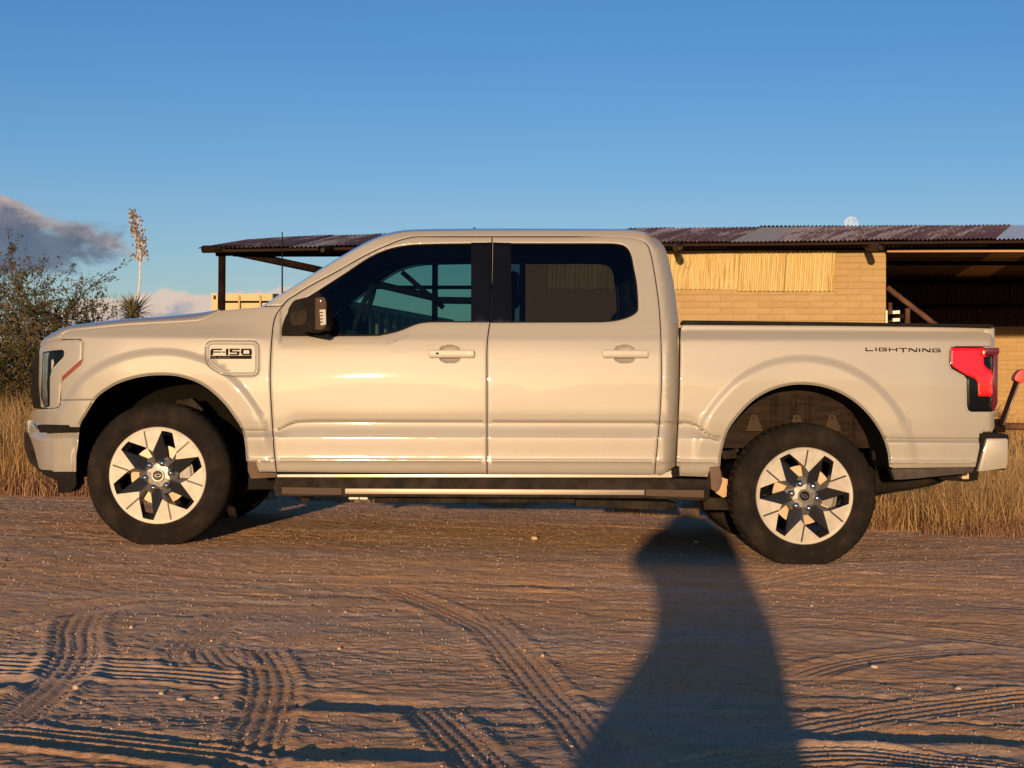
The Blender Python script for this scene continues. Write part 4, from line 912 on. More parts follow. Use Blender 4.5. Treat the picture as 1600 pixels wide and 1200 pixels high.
bd = stroke(F150, -.004, LETTER, 'model_badge', wing[0], None)
def textmesh(txt, px0, py0, px1, py1, m, name, parent, Yo):
    cu = bpy.data.curves.new('t', 'FONT'); cu.body = txt; cu.size = 1; cu.extrude = .05; ob = bpy.data.objects.new('t', cu); COL.objects.link(ob); bpy.context.view_layer.update()
    me = bpy.data.meshes.new_from_object(ob.evaluated_get(bpy.context.evaluated_depsgraph_get())); bpy.data.objects.remove(ob)
    co = np.array([v.co[:] for v in me.vertices]); mn, mx = co.min(0), co.max(0); a = (co-mn)/(mx-mn+1e-9)
    Y = depth((px0+px1)/2, (py0+py1)/2)+Yo
    for v_, t in zip(me.vertices, a): q = P(px0+(px1-px0)*t[0], py1+(py0-py1)*t[1], Y); v_.co = (q.x, q.y-.001*t[2], q.z)
    me.materials.clear(); me.materials.append(m); o = bpy.data.objects.new(name, me); COL.objects.link(o); setparent(o, parent); return o
textmesh('FLASH', 331.5, 556.6, 358, 560, SILVERT, 'trim_badge', wing[0], -.0055)
# bed lettering in thin squared strokes
lx = lambda a: 1330+a/6.667; ly = lambda b: 520+b/6.667; LB = []
def seg(x0, y0, x1, y1): LB.append([(lx(a), ly(b)) for a, b in ((x0, y0), (x1, y0), (x1, y1), (x0, y1))])
def quad(*p): LB.append([(lx(a), ly(b)) for a, b in p])
seg(150, 153, 163, 190); seg(150, 181, 232, 192); seg(252, 154, 266, 192)
seg(288, 155, 373, 164); seg(288, 164, 301, 193); seg(301, 184, 373, 193); seg(360, 172, 373, 184); seg(325, 170, 373, 178)
seg(392, 156, 405, 194); seg(468, 156, 481, 195); seg(405, 171, 468, 180)
seg(495, 157, 585, 166); quad((534, 166), (548, 166), (548, 185), (556, 185), (541, 214), (541, 196), (533, 196))
seg(598, 160, 611, 197); seg(675, 160, 688, 199); quad((611, 160), (624, 160), (675, 190), (675, 199), (662, 199), (611, 170))
seg(706, 161, 720, 200)
seg(740, 162, 753, 200); seg(815, 162, 828, 202); quad((753, 162), (766, 162), (815, 192), (815, 202), (803, 202), (753, 172))
seg(846, 164, 931, 173); seg(846, 173, 859, 203); seg(859, 194, 931, 203); seg(918, 182, 931, 194); seg(885, 179, 931, 187)
stroke(LB, -.003, LETTER, 'bed_lettering', bed[0], None)
# door handles
for cx, lockc, dr in ((705.5, True, door1[0]), (977.5, False, door2[0])):
    y = 552.5
    h = prism('door_handle', rnd([(cx-36, y-6), (cx+36, y-6), (cx+36, y+6.5), (cx-36, y+6.5)], 3), depth(cx, y)-.028, depth(cx, y)-.006, PAINT, dr, .006, True)
    for sx in (-31, 31): prism('handle_foot', rnd([(cx+sx-5, y-5), (cx+sx+5, y-5), (cx+sx+5, y+6), (cx+sx-5, y+6)], 1), depth(cx, y)-.01, depth(cx, y)+.02, PAINT, dr)
    if lockc:
        q = P(cx+27.5, y-.5, depth(cx, y)-.031); MB().tube([q, q+Vector((0, .006, 0))], .011, 16).build('key_lock', STEEL, dr)
        prism('lock_sensor', [(cx-25, y-2), (cx-20, y-1.5), (cx-20, y+1.5), (cx-24, y+1)], depth(cx, y)-.0295, depth(cx, y)-.02, BLACKPL, dr)
for dr, src in ((door1[1], 705.5), (door2[1], 977.5)):
    q = P(src-36, 558.5, 0); r_ = P(src+36, 546.5, 0); MB().box((q.x, 2.0, q.z), (r_.x, 2.025, r_.z)).build('door_handle', PAINT, dr, bev=.006)
# mirrors
def mirror_unit():
    pts = rnd([(449, 483), (458, 469), (480, 463.5), (500, 462), (508, 463), (511.5, 470), (512, 505), (509, 514), (494, 519.5), (470, 517.5), (455, 507), (449, 498)], 5)
    a = prism('side_mirror', pts, -.27, -.02, BLACKPL, T, .02, True)
    mirror(a)
    b = prism('mirror_edge', rnd([(492, 465), (507, 464), (510, 472), (510.5, 508), (505, 515), (492, 516)], 3), -.285, -.25, MIRBR, a, .008, True)
    c = prism('turn_signal', rnd([(499, 484), (509, 483), (509.5, 507), (501, 509)], 1.5), -.297, -.27, LAMPWH, a, .003, True)
    for i in range(4): prism('signal_rib', [(499, 488+i*5), (504, 487+i*5), (505, 489+i*5), (499, 489.6+i*5)], -.2985, -.295, MIRBR, a)
    d = prism('camera_recess', rnd([(454, 487), (479, 484), (480, 504), (474, 508), (457, 509), (453, 500)], 3), -.278, -.26, TEXPL, a, .004, True)
    prism('recess_line', [(468, 488), (469.5, 488), (470, 504), (468.5, 504)], -.281, -.27, TEXPL, a)
    prism('mirror_foot', rnd([(470, 508), (500, 508), (514, 523), (508, 528), (470, 520)], 3), -.10, .08, BLACKPL, a, .01, True)
mirror_unit()
# antenna and roof fin
q = P(441, 478, .5); mb = MB().tube([P(441, 482, .45), P(441, 362, .45)], [.006, .0035], 6); mb.build('antenna', BLACKPL, T)
prism('roof_marker', [(737, 360), (739, 356), (742.5, 354.5), (745, 360)], .95, 1.05, BLACKPL, T, .004)
# interior
def both2(f): return f
zB = P(0, 505, .1).z
MB().box((P(440, 0, .2).x, .2, .9), (P(560, 0, .2).x, 1.8, P(0, 515, .2).z)).build('dashboard', DARKIN, T, bev=.04)
MB().box((P(400, 0, .2).x, .15, .55), (P(1040, 0, .2).x, 1.85, .62)).build('cab_floor', DARKIN, T)
def seat(px, Y, hh=0):
    c = P(px, 520, .5); x = c.x; mb = MB(); mb.box((x-.45, Y-.24, .62), (x+.1, Y+.24, 1.02)); 
    mb.add([(x-.02, Y-.24, 1.0), (x+.16, Y-.24, 1.0), (x+.16, Y+.24, 1.0), (x-.02, Y+.24, 1.0), (x+.16, Y-.2, 1.48), (x+.28, Y-.2, 1.48), (x+.28, Y+.2, 1.48), (x+.16, Y+.2, 1.48)], [(0, 3, 2, 1), (4, 5, 6, 7), (0, 1, 5, 4), (1, 2, 6, 5), (2, 3, 7, 6), (3, 0, 4, 7)])
    mb.build('seat', SEAT, T, bev=.04); MB().box((x+.2, Y-.12, 1.5), (x+.3, Y+.12, 1.68)).build('headrest', SEAT, T, bev=.04)
seat(735, .55); seat(735, 1.45); seat(935, .55); seat(935, 1.45)
sw = []; c = P(566, 492, .58)
for i in range(25):
    a = 2*math.pi*i/24; sw.append(Vector((c.x+.07*math.sin(a), c.y+.19*math.cos(a), c.z+.175*math.sin(a)*1.0)))
MB().tube(sw, .017, 8).build('steering_wheel', DARKIN, T, True)
bx('rear_bulkhead', (945, 430), (1050, 700), .35, .40, DARKIN, .002) if False else None
# spare wheel under the bed
def lathe(prof, n, tread=None, mod=None):
    vs = []; m_ = len(prof)
    for i in range(n):
        a = 2*math.pi*i/n
        for j, (y, r) in enumerate(prof):
            rr = r+(mod(i, j, y, r) if mod else 0); vs.append((rr*math.cos(a), y, rr*math.sin(a)))
    return vs, [(i*m_+j, i*m_+j+1, ((i+1) % n)*m_+j+1, ((i+1) % n)*m_+j) for i in range(n) for j in range(m_-1)]
TR = .419
tp = [(.05, .272), (.012, .279), (.004, .292), (-.003, .308), (-.0055, .312), (-.0055, .318), (-.004, .321), (-.006, .338), (-.006, .342), (-.0055, .357), (-.004, .361), (-.001, .372), (.003, .378), (.010, .392), (.018, .402), (.028, .412), (.05, .4175), (.058, .4175), (.060, .409), (.068, .409), (.070, .419), (.105, .419), (.107, .410), (.115, .410), (.117, .419)]
tp = tp+[(.27-a, b) for a, b in tp[::-1]]
def tmod(i, j, y, r):
    k_ = 0
    if r > .40 and r < .4176: k_ = -.0022 if (i // 2) % 2 else 0.0
    elif r >= .4175: k_ = -.005 if (i+int(y*90)) % 4 == 0 else 0
    return k_
def tside(i, j, y, r):
    if .375 < r < .405: return -.0022 if (i % 4) < 2 else 0
    if .34 < r < .36: return -.0022 if ((i % 84) < 34 and (i*7 % 5) < 3) else 0
    if .31 < r < .32: return -.0015
    return 0
tv, tf = lathe(tp, 240, mod=tmod); mtp = len(tp)
tv = [(a, b+(tside(q_ // mtp, 0, tp[q_ % mtp][0], tp[q_ % mtp][1]) if tp[q_ % mtp][0] < .1 else 0), c) for q_, (a, b, c) in enumerate(tv)]
# faint raised ring and marks on the sidewall
tyre_me = bpy.data.meshes.new('tyre'); tyre_me.from_pydata(tv, [], tf); tyre_me.polygons.foreach_set('use_smooth', [True]*len(tf)); tyre_me.materials.append(RUBBER); tyre_me.set_sharp_from_angle(angle=R(35))
sp = bpy.data.objects.new('spare_tyre', tyre_me); COL.objects.link(sp)
scen = P(1385, 762, 1.0); sp.matrix_world = Matrix.Translation(scen+Vector((0, 0, .13)))@Matrix.Rotation(R(-9), 4, 'Y')@Matrix.Rotation(R(90), 4, 'X')@Matrix.Scale(.93, 4)@Matrix.Translation((0, -.135, 0))
mw = sp.matrix_world.copy(); setparent(sp, T); sp.matrix_world = mw
# alloy wheel
RS = .278/350
def rot(p, k): a = math.radians(60*k); return (p[0]*math.cos(a)-p[1]*math.sin(a), p[0]*math.sin(a)+p[1]*math.cos(a))
def wp(p, k, y): q = rot(p, k); return (q[0]*RS, y, -q[1]*RS)
def make_wheel(hand_scale=1):
    parts = {}
    # barrel with hub: the wheel itself
    pr = [(.018, .270), (.03, .262), (.06, .252), (.20, .250), (.24, .262), (.255, .272)]; v_, f_ = lathe(pr, 72)
    mb = MB().add(v_, f_)
    v2, f2 = lathe([(.05, .001), (.05, .08), (.19, .10), (.19, .001)], 36); mb.add(v2, f2)
    parts['wheel'] = (mb.v, mb.f, ALLOYMID, True)
    # machined face: rim ring and six plates
    fb = MB(); fb2 = MB()
    v3, f3 = lathe([(.016, .281), (.006, .2795), (.0035, .276), (.0045, .258), (.03, .256)], 120); fb.add(v3, f3)
    ol, orr, ri, li, tip, m1, m2 = (27, -316), (108, -303), (135, -168), (-35, -172), (-15, -87), (60, -132), (94, -106)
    def arc(p, q, rr, n=10):
        a0 = math.atan2(p[1], p[0]); a1 = math.atan2(q[1], q[0]); 
        if a1 < a0: a1 += 2*math.pi
        return [(rr*math.cos(a0+(a1-a0)*i/n), rr*math.sin(a0+(a1-a0)*i/n)) for i in range(n+1)]
    y0 = .004
    for k in range(6):
        ol2, li2, tip2 = rot(ol, 1), rot(li, 1), rot(tip, 1)
        outer = arc(orr, ol2, 326); poly = [orr]+outer+[ol2, li2, ri]
        top = [wp(p, k, y0) for p in poly]; bot = [wp(p, k, y0+.03) for p in poly]; n = len(poly)
        fb.add(top, [tuple(range(n))]); fb2.add(top+bot, [(i, n+i, n+(i+1) % n, (i+1) % n) for i in range(n)])
        # groove in the plate
        g0, g1 = (228, -244), (136, -164); dx_, dy_ = g1[0]-g0[0], g1[1]-g0[1]; L = math.hypot(dx_, dy_); nx_, ny_ = -dy_/L*6, dx_/L*6
        fb2.add([wp((g0[0]+nx_, g0[1]+ny_), k, y0-.0006), wp((g1[0]+nx_, g1[1]+ny_), k, y0-.0006), wp((g1[0]-nx_, g1[1]-ny_), k, y0-.0006), wp((g0[0]-nx_, g0[1]-ny_), k, y0-.0006)], [(0, 1, 2, 3)])
        # dark sloping facet along the left of each opening
        fc = [wp(ol, k, y0), wp(li, k, y0), wp(tip, k, .022), wp(m1, k, .045), wp((38, -300), k, .045), ]
        fb2.add(fc, [(0, 1, 2), (0, 2, 3), (0, 3, 4)])
        ws = [wp(ol, k, y0), wp(orr, k, y0), wp(ri, k, y0), wp(m2, k, .026), wp(m1, k, .045), wp((40, -290), k, .05), wp((100, -282), k, .06), wp((124, -170), k, .06), wp((90, -112), k, .06)]
        fb2.add(ws, [(0, 1, 6, 5), (1, 2, 7, 6), (2, 3, 8, 7)])
        # spoke web running from the plate down to the hub
        sp_ = [wp(m1, k, .045), wp(m2, k, .026), wp(ri, k, y0), wp(li2, k, y0), wp(tip2, k, .022), wp(tip, k, .022)]
        parts.setdefault('spk', MB()).add(sp_+[wp((0, 0), 0, .016)], [(1, 2, 3, 4), (0, 1, 4, 5), (5, 4, 6)])
    parts['rim_face'] = (fb.v, fb.f, MACH, False); parts['rim_pockets'] = (fb2.v, fb2.f, ALLOYDK, False)
    s = parts.pop('spk'); parts['rim_spokes'] = (s.v, s.f, ALLOYMID, False)
    return parts
WP = make_wheel(); WM = {}
for k_, (v_, f_, m_, sm) in WP.items():
    me = bpy.data.meshes.new(k_); me.from_pydata([tuple(a) for a in v_], [], [tuple(a) for a in f_])
    bm = bmesh.new(); bm.from_mesh(me); bmesh.ops.remove_doubles(bm, verts=bm.verts, dist=1e-5); bmesh.ops.triangulate(bm, faces=[f for f in bm.faces if len(f.verts) > 4]); bmesh.ops.recalc_face_normals(bm, faces=bm.faces); bm.to_mesh(me); bm.free()
    me.materials.append(m_)
    if sm: me.polygons.foreach_set('use_smooth', [True]*len(me.polygons)); me.set_sharp_from_angle(angle=R(35))
    WM[k_] = me
v_, f_ = lathe([(-.012, .0005), (-.011, .010), (-.006, .016), (.004, .0205), (.02, .0215)], 12); nut = bpy.data.meshes.new('lug_nut'); nut.from_pydata(v_, [], f_); nut.polygons.foreach_set('use_smooth', [True]*len(f_)); nut.materials.append(CHROME)
v_, f_ = lathe([(.0, .0005), (.0, .026), (-.004, .028), (-.004, .036), (.004, .038), (.02, .038)], 32); capm = bpy.data.meshes.new('hub_cap'); capm.from_pydata(v_, [], f_); capm.polygons.foreach_set('use_smooth', [True]*len(f_)); capm.materials.append(CHROME); capm.set_sharp_from_angle(angle=R(35))
v_, f_ = lathe([(-.0012, .0005), (-.0012, .0265), (.001, .027)], 32); capi = bpy.data.meshes.new('hub_emblem'); capi.from_pydata(v_, [], f_); capi.materials.append(GLOSSBLK)
ovp = [(.019*math.cos(a), -.0018, .009*math.sin(a)) for a in np.linspace(0, 2*math.pi, 24, endpoint=False)]; ovi = [(x_*.8, y_, z_*.7) for x_, y_, z_ in ovp]
mb = MB().add(ovp+ovi, [(i, (i+1) % 24, 24+(i+1) % 24, 24+i) for i in range(24)])
pts = [(-.010, -.0018, 0), (-.006, -.0018, .003), (-.002, -.0018, -.003), (.003, -.0018, .003), (.009, -.0018, -.002)]; mb.tube(pts, .0012, 4)
emb = bpy.data.meshes.new('oval_emblem'); emb.from_pydata(mb.v, [], mb.f); emb.materials.append(CHROME)
v_, f_ = lathe([(.085, .06), (.085, .172), (.11, .172), (.11, .06)], 60); disc = bpy.data.meshes.new('brake_disc'); disc.from_pydata(v_, [], f_); disc.materials.append(mat('brake_steel', (.36, .27, .18), .5, .3))
cal = MB()
for a in np.linspace(-28, 28, 8): pass
for r0, r1, y0, y1 in ((.10, .19, .06, .085), (.10, .19, .112, .14), (.175, .195, .06, .14)):
    n = 8; A_ = [math.radians(-24+48*i/n) for i in range(n+1)]
    for i in range(n):
        c0_, s0_, c1_, s1_ = math.cos(A_[i]), math.sin(A_[i]), math.cos(A_[i+1]), math.sin(A_[i+1])
        cal.add([(r*c, y, r*s) for y in (y0, y1) for (r, c, s) in ((r0, c0_, s0_), (r1, c0_, s0_), (r1, c1_, s1_), (r0, c1_, s1_))], [(0, 1, 2, 3), (7, 6, 5, 4), (0, 4, 5, 1), (1, 5, 6, 2), (2, 6, 7, 3), (3, 7, 4, 0)])
calm = bpy.data.meshes.new('brake_caliper'); calm.from_pydata(cal.v, [], cal.f); calm.materials.append(mat('caliper_grey', (.16, .15, .14), .5, .5))
def place_wheel(cx, cz, side, spin, gz):
    y = .022 if side == 0 else 1.978
    M = Matrix.Translation((cx, y, cz))@(Matrix.Identity(4) if side == 0 else Matrix.Rotation(math.pi, 4, 'Z'))
    Ms = M@Matrix.Rotation(R(spin), 4, 'Y')
    wh = bpy.data.objects.new('wheel', WM['wheel']); COL.objects.link(wh); setparent(wh, T); wh.matrix_world = Ms
    def sub(me, name, mw):
        o_ = bpy.data.objects.new(name, me); COL.objects.link(o_); o_.parent = wh; o_.matrix_parent_inverse = Ms.inverted(); o_.matrix_basis = mw; return o_
    ty = tyre_me.copy(); 
    co = np.empty(len(ty.vertices)*3); ty.vertices.foreach_get('co', co); co = co.reshape(-1, 3)
    low = gz-cz; sq = co[:, 2] < low; co[sq, 1] += (co[sq, 1]-.135)*.0; d_ = np.clip((low+.03-co[:, 2])/.06, 0, 1); co[:, 1] += (co[:, 1]-.135)*d_*.10; co[sq, 2] = low
    ty.vertices.foreach_set('co', co.ravel()); sub(ty, 'tyre', M)
    for k_ in ('rim_face', 'rim_pockets', 'rim_spokes'): sub(WM[k_], k_, Ms)
    for i in range(6):
        a = math.radians(60*i+50); p = (94*RS*math.cos(a), 0.010, -94*RS*math.sin(a)); sub(nut, 'lug_nut', Ms@Matrix.Translation(p))
    for me_, nm in ((capm, 'hub_cap'), (capi, 'hub_emblem'), (emb, 'oval_emblem')): sub(me_, nm, Ms@Matrix.Translation((0, .008, 0)))
    sub(disc, 'brake_disc', M); sub(calm, 'brake_caliper', M@Matrix.Rotation(R(0), 4, 'Y'))
fc_ = P(246, 743, .022); rc_ = P(1257.5, 775, .022)
for sd_ in (0, 1): place_wheel(fc_.x, fc_.z, sd_, 0, .074); place_wheel(rc_.x, rc_.z, sd_, 21, -.040)
# ------------------------------------------------------------------ implement standing behind the tailgate
im = bpy.data.objects.new('farm_implement', None); COL.objects.link(im); im.location = (4.2, 5.2, 0)
tag(im, 'rusty farm implement bar with red tipped lever, right behind the tailgate', 'farm implement')
dI = 14.0
MB().tube([PB(1548, 666, dI), PB(1760, 669, dI)], .032, 12).build('bar', RUSTL, im, True)
MB().tube([PB(1563, 665, dI-.1), PB(1588, 596, dI-.1)], .022, 8).build('lever', RUSTP, im, True); MB().tube([PB(1568, 664, dI-.12), PB(1592, 598, dI-.12)], .008, 6).build('lever_rod', STEEL, im, True)
prism('red_tip', rnd([(1585, 594), (1587, 586), (1594, 578), (1606, 576), (1606, 594), (1596, 599)], 3), dI-D-.16, dI-D-.06, REDPL, im, .006)
prism('clamp', [(1556, 655), (1569, 655), (1572, 676), (1556, 676)], dI-D-.06, dI-D+.04, RUSTP, im, .005)
MB().tube([PB(1745, 669, dI), Vector((PB(1745, 0, dI).x, dI-D, -.1))], .04, 10).build('foot', RUSTP, im, True); MB().tube([PB(1554, 672, dI), Vector((PB(1554, 0, dI).x, dI-D, -.1))], .02, 8).build('foot', RUSTP, im, True)

# ------------------------------------------------------------------ vegetation
def blades(name, xy, h, wd, m, bend=.45, segs=3, kind='stuff', label=None, cat='grass', base=None, z0=None, lean=None):
    n = len(xy); x, y = xy[:, 0], xy[:, 1]; z = gz_arr(x, y)-.01 if z0 is None else z0
    a = rng.uniform(0, 2*math.pi, n); b = rng.uniform(.05, 1, n)**1.3*bend*h; fa = rng.uniform(0, 2*math.pi, n)
    bx_, by_ = np.cos(a)*b, np.sin(a)*b
    if lean is not None: bx_ = bx_+lean[0]*h; by_ = by_+lean[1]*h
    wx, wy_ = np.cos(fa)*wd/2, np.sin(fa)*wd/2; V = []; kink = rng.normal(0, .04, (n, 2))*h[:, None]
    for s in range(segs):
        t = s/segs; tt = t**1.8; ww = 1-t*.6; kx = kink*math.sin(t*math.pi)
        cx, cy, cz = x+bx_*tt+kx[:, 0], y+by_*tt+kx[:, 1], z+h*t*(1-.15*t)
        V.append(np.stack([cx-wx*ww, cy-wy_*ww, cz], 1)); V.append(np.stack([cx+wx*ww, cy+wy_*ww, cz], 1))
    V.append(np.stack([x+bx_, y+by_, z+h*.85], 1)); k = 2*segs+1
    co = np.stack(V, 1).reshape(-1, 3).astype(np.float32); o0 = (np.arange(n)*k)[:, None]; fs = []
    quads = np.concatenate([o0+np.array([[2*s, 2*s+1, 2*s+3, 2*s+2]]) for s in range(segs-1)], 0); tris = o0+np.array([[2*segs-2, 2*segs-1, 2*segs]])
    me = bpy.data.meshes.new(name); me.vertices.add(len(co)); me.vertices.foreach_set('co', co.ravel())
    li = np.concatenate([quads.ravel(), tris.ravel()]).astype(np.int32); ls = np.concatenate([np.arange(len(quads))*4, len(quads)*4+np.arange(len(tris))*3]).astype(np.int32)
    me.loops.add(len(li)); me.loops.foreach_set('vertex_index', li); me.polygons.add(len(ls)); me.polygons.foreach_set('loop_start', ls); me.materials.append(m); me.update(calc_edges=True)
    o = bpy.data.objects.new(name, me); COL.objects.link(o)
    return tag(o, label, cat, None, kind)
def edge_y(x): return np.interp(x, [-9, -3.6, -1, .5, 1.3, 3.2, 9], [3.0, 2.9, 3.3, 3.2, 2.7, 1.95, 1.6])
def scatter(n, x0, x1, d0, d1, p=1.5, clump=.5, cs=1.6, seed=0):
    x = rng.uniform(x0, x1, n*3); yy = edge_y(x)+.12*vn(x*3, x*0, 5)*2+d0+(d1-d0)*rng.uniform(0, 1, n*3)**p
    dn = vn(x*cs, yy*cs, 50+seed)+.5*vn(x*cs*3, yy*cs*3, 51+seed); k = dn > np.quantile(dn, clump); return np.stack([x[k], yy[k]], 1)[:n]
def tall(xy, h0, h1): n_ = len(xy); return (h0+(h1-h0)*rng.uniform(0, 1, n_)**1.2)*(1+.5*vn(xy[:, 0]*2, xy[:, 1]*2, 60))
q = scatter(26000, -9, -2.3, 0, 5, 1.4, .35, seed=1); blades('tall_dry_grass', q, tall(q, .40, .92), rng.uniform(.003, .007, len(q)), STRAW, .4, label='tall blond dry grass beside the front bumper', cat='grass')
q = scatter(9000, -9, -2.2, -.1, .8, 1.2, .5, 4, seed=2); blades('low_dry_weed', q, tall(q, .06, .32), rng.uniform(.003, .008, len(q)), RSTRAW, .9, label='low reddish dry weeds along the left road edge', cat='weeds')
q = scatter(30000, 1.5, 8, 0, 5.5, 1.3, .3, seed=3); blades('tall_dry_grass', q, tall(q, .22, .55), rng.uniform(.003, .006, len(q)), STRAW, .5, label='tall dry grass behind the rear wheel', cat='grass')
q = scatter(7000, 1.6, 8, -.08, .5, 1.2, .5, 4, seed=4); blades('low_dry_weed', q, tall(q, .05, .22), rng.uniform(.003, .007, len(q)), RSTRAW, 1.1, label='low dry weeds along the right road edge', cat='weeds')
q = scatter(9000, -2.6, 2.2, 0, 1.2, 1.0, .55, 3.2, seed=5); blades('verge_grass', q, tall(q, .04, .13), rng.uniform(.003, .006, len(q)), STRAW, .8, label='short dry grass fringe seen under the truck', cat='grass')
q = scatter(26000, -16, 16, 4, 40, 1.2, .3, .6, seed=6); blades('field_grass', q, tall(q, .25, .6), rng.uniform(.012, .02, len(q)), STRAW, .5, label='dry grass covering the field up to the barn', cat='grass')
q = scatter(9000, -14, -4, 6, 26, 1.0, .55, .5, seed=7); blades('brush_weed', q, tall(q, .5, 1.05), rng.uniform(.012, .022, len(q)), RSTRAW, .7, label='reddish brown dry brush beyond the blond grass at left', cat='brush')
gp = gpx(425, 1108); nn_ = 70; q = gp+rng.normal(0, 1, (nn_, 2))*[.06, .05]; blades('straw_litter', q, rng.uniform(.008, .03, nn_), rng.uniform(.0015, .003, nn_), STRAW, 6, label='wisp of straw lying on the tyre tracks in the foreground', cat='straw')

def shrub(name, base, trunks, height, spread, leaves, m_leaf, label, cat, lsz=(.02, .05), seed=1, density=1., thin=.018, group=None, twig_m=BARK, levels=4, fan=.55):
    r = random.Random(seed); root = bpy.data.objects.new(name, None); COL.objects.link(root); root.location = base; tag(root, label, cat, group)
    wood = MB(); tips = []
    def grow(p, d, L, rad, lev):
        n = 4; pts = [p]; q = p.copy(); dd = d.copy()
        for i in range(n):
            dd = (dd+Vector((r.gauss(0, .13), r.gauss(0, .13), r.gauss(.03, .08)))).normalized(); q = q+dd*L/n; pts.append(q.copy())
            if lev <= 2: tips.append((q.copy(), dd.copy(), lev))
        wood.tube(pts, [rad*(1-.45*i/n) for i in range(n+1)], 4 if lev < 3 else 6, False)
        if lev == 0: return
        for _ in range(r.choice((3, 3, 4)) if lev > 1 else 3):
            k_ = r.randint(1, n); ax = Vector((r.gauss(0, 1), r.gauss(0, 1), r.gauss(.15, .7))).normalized()
            grow(pts[k_], (dd*(1-fan)+ax*fan).normalized(), L*r.uniform(.55, .8), rad*.55, lev-1)
    for i in range(trunks):
        a = r.uniform(0, 2*math.pi); d = Vector((math.cos(a)*spread, math.sin(a)*spread, 1)).normalized(); grow(Vector(base)+Vector((math.cos(a)*.1, math.sin(a)*.1, -.05)), d, height*.42, thin, levels)
    wood.build('branches', twig_m, root)
    n = leaves; T_ = [r.choice(tips) for _ in range(n)]
    c = np.array([t[0][:] for t in T_])+rng.normal(0, .025, (n, 3)); d1 = rng.normal(0, 1, (n, 3))+np.array([t[1][:] for t in T_]); d1 /= np.linalg.norm(d1, axis=1)[:, None]; d2 = np.cross(d1, rng.normal(0, 1, (n, 3))); d2 /= np.linalg.norm(d2, axis=1)[:, None]
    s_ = rng.uniform(lsz[0], lsz[1], (n, 1)); v_ = np.stack([c-d1*s_*.5, c+d2*s_*.16, c+d1*s_*.5, c-d2*s_*.16], 1).reshape(-1, 3)
    me = bpy.data.meshes.new('foliage'); me.vertices.add(4*n); me.vertices.foreach_set('co', v_.astype(np.float32).ravel()); me.loops.add(4*n); me.loops.foreach_set('vertex_index', np.arange(4*n, dtype=np.int32)); me.polygons.add(n); me.polygons.foreach_set('loop_start', np.arange(0, 4*n, 4, dtype=np.int32)); me.materials.append(m_leaf); me.update(calc_edges=True)
    o = bpy.data.objects.new('foliage', me); COL.objects.link(o); setparent(o, root); return root
shrub('mesquite_tree', (-6.75, 11.2, 0), 12, 3.45, 1.0, 44000, LEAF, 'large olive green mesquite bush at the left edge, tallest plant beside the hood', 'bush', (.03, .07), seed=11, levels=4, thin=.035)
shrub('mesquite_tree', (-6.5, 12.6, 0), 9, 3.0, 1.0, 16000, LEAF, 'thinner airy bush leaning right from the big bush, just left of the hood', 'bush', (.03, .06), seed=23, levels=4, thin=.025)
shrub('scrub_bush', (-7.2, 9.6, 0), 9, 1.9, 1.0, 16000, LEAF, 'dense dark undergrowth bush below the big bush at the left edge', 'bush', (.04, .08), seed=31, levels=3, thin=.02)
shrub('scrub_bush', (-5.3, 10.0, 0), 9, 1.8, 1.0, 13000, LEAF, 'dark low bush directly behind the grille', 'bush', (.03, .06), seed=37, levels=3, thin=.02)
for i, (x_, y_, h_, lb) in enumerate(((-6.4, 17, 2.2, 'twiggy brown bush nearest the big bush, showing over the front of the hood'), (-8.2, 21, 2.6, 'brown bush in the left distance behind the big bush'), (-7.2, 19, 2.3, 'pinkish brown twiggy bush low over the hood left of the yucca'))):
    shrub('scrub_bush', (x_, y_, 0), 9, h_, .7, 2500, RSTRAW, lb, 'bush', (.03, .06), seed=50+i, levels=3, thin=.018)
shrub('scrub_bush', (8.3, 19.2, 0), 8, 1.0, .9, 1800, RSTRAW, 'dry bush against the lit block wall at the right edge', 'bush', (.02, .05), seed=71, levels=3, thin=.01)
# yucca
yb = PB(209, 489, 30); yr = bpy.data.objects.new('yucca_plant', None); COL.objects.link(yr); yr.location = (yb.x, yb.y, 0)
tag(yr, 'yucca with spiky leaf rosette and tall pale seed stalk above the hood', 'yucca')
MB().tube([(yb.x, yb.y, -.1), (yb.x+.03, yb.y, 1.2), yb], [.13, .12, .10], 10).build('trunk', BARK, yr, True)
n = 190; V = []; Fs = []
for i in range(n):
    a = rng.uniform(0, 2*math.pi); e = math.asin(rng.uniform(-.45, .98)); d = Vector((math.cos(a)*math.cos(e), math.sin(a)*math.cos(e), math.sin(e))); L = rng.uniform(.46, .62); d = Vector((d.x*1.15, d.y, d.z*.8))
    sd_ = d.cross(Vector((0, 0, 1)));  sd_ = sd_.normalized() if sd_.length > .1 else Vector((1, 0, 0)); o_ = yb+Vector((0, 0, rng.uniform(-.08, .04))); k0 = len(V); m_ = d*L*.5+Vector((0, 0, .01)); t_ = d*L-Vector((0, 0, .03*(1-abs(e))))
    V += [o_-sd_*.011, o_+sd_*.011, o_+m_-sd_*.014, o_+m_+sd_*.014, o_+t_]; Fs += [(k0, k0+1, k0+3, k0+2), (k0+2, k0+3, k0+4)]
mk('leaf_rosette', V, Fs, YUC, yr)
st = [PB(x_, y_, 30) for x_, y_ in C([(214, 490), (215, 468), (218, 440), (219, 410), (219, 390), (216, 370), (211, 350), (206, 338)], 3)]
MB().tube(st, [.022-.012*i/len(st) for i in range(len(st))], 7).build('flower_stalk', PALEST, yr, True)
sb = MB(); pd = MB()
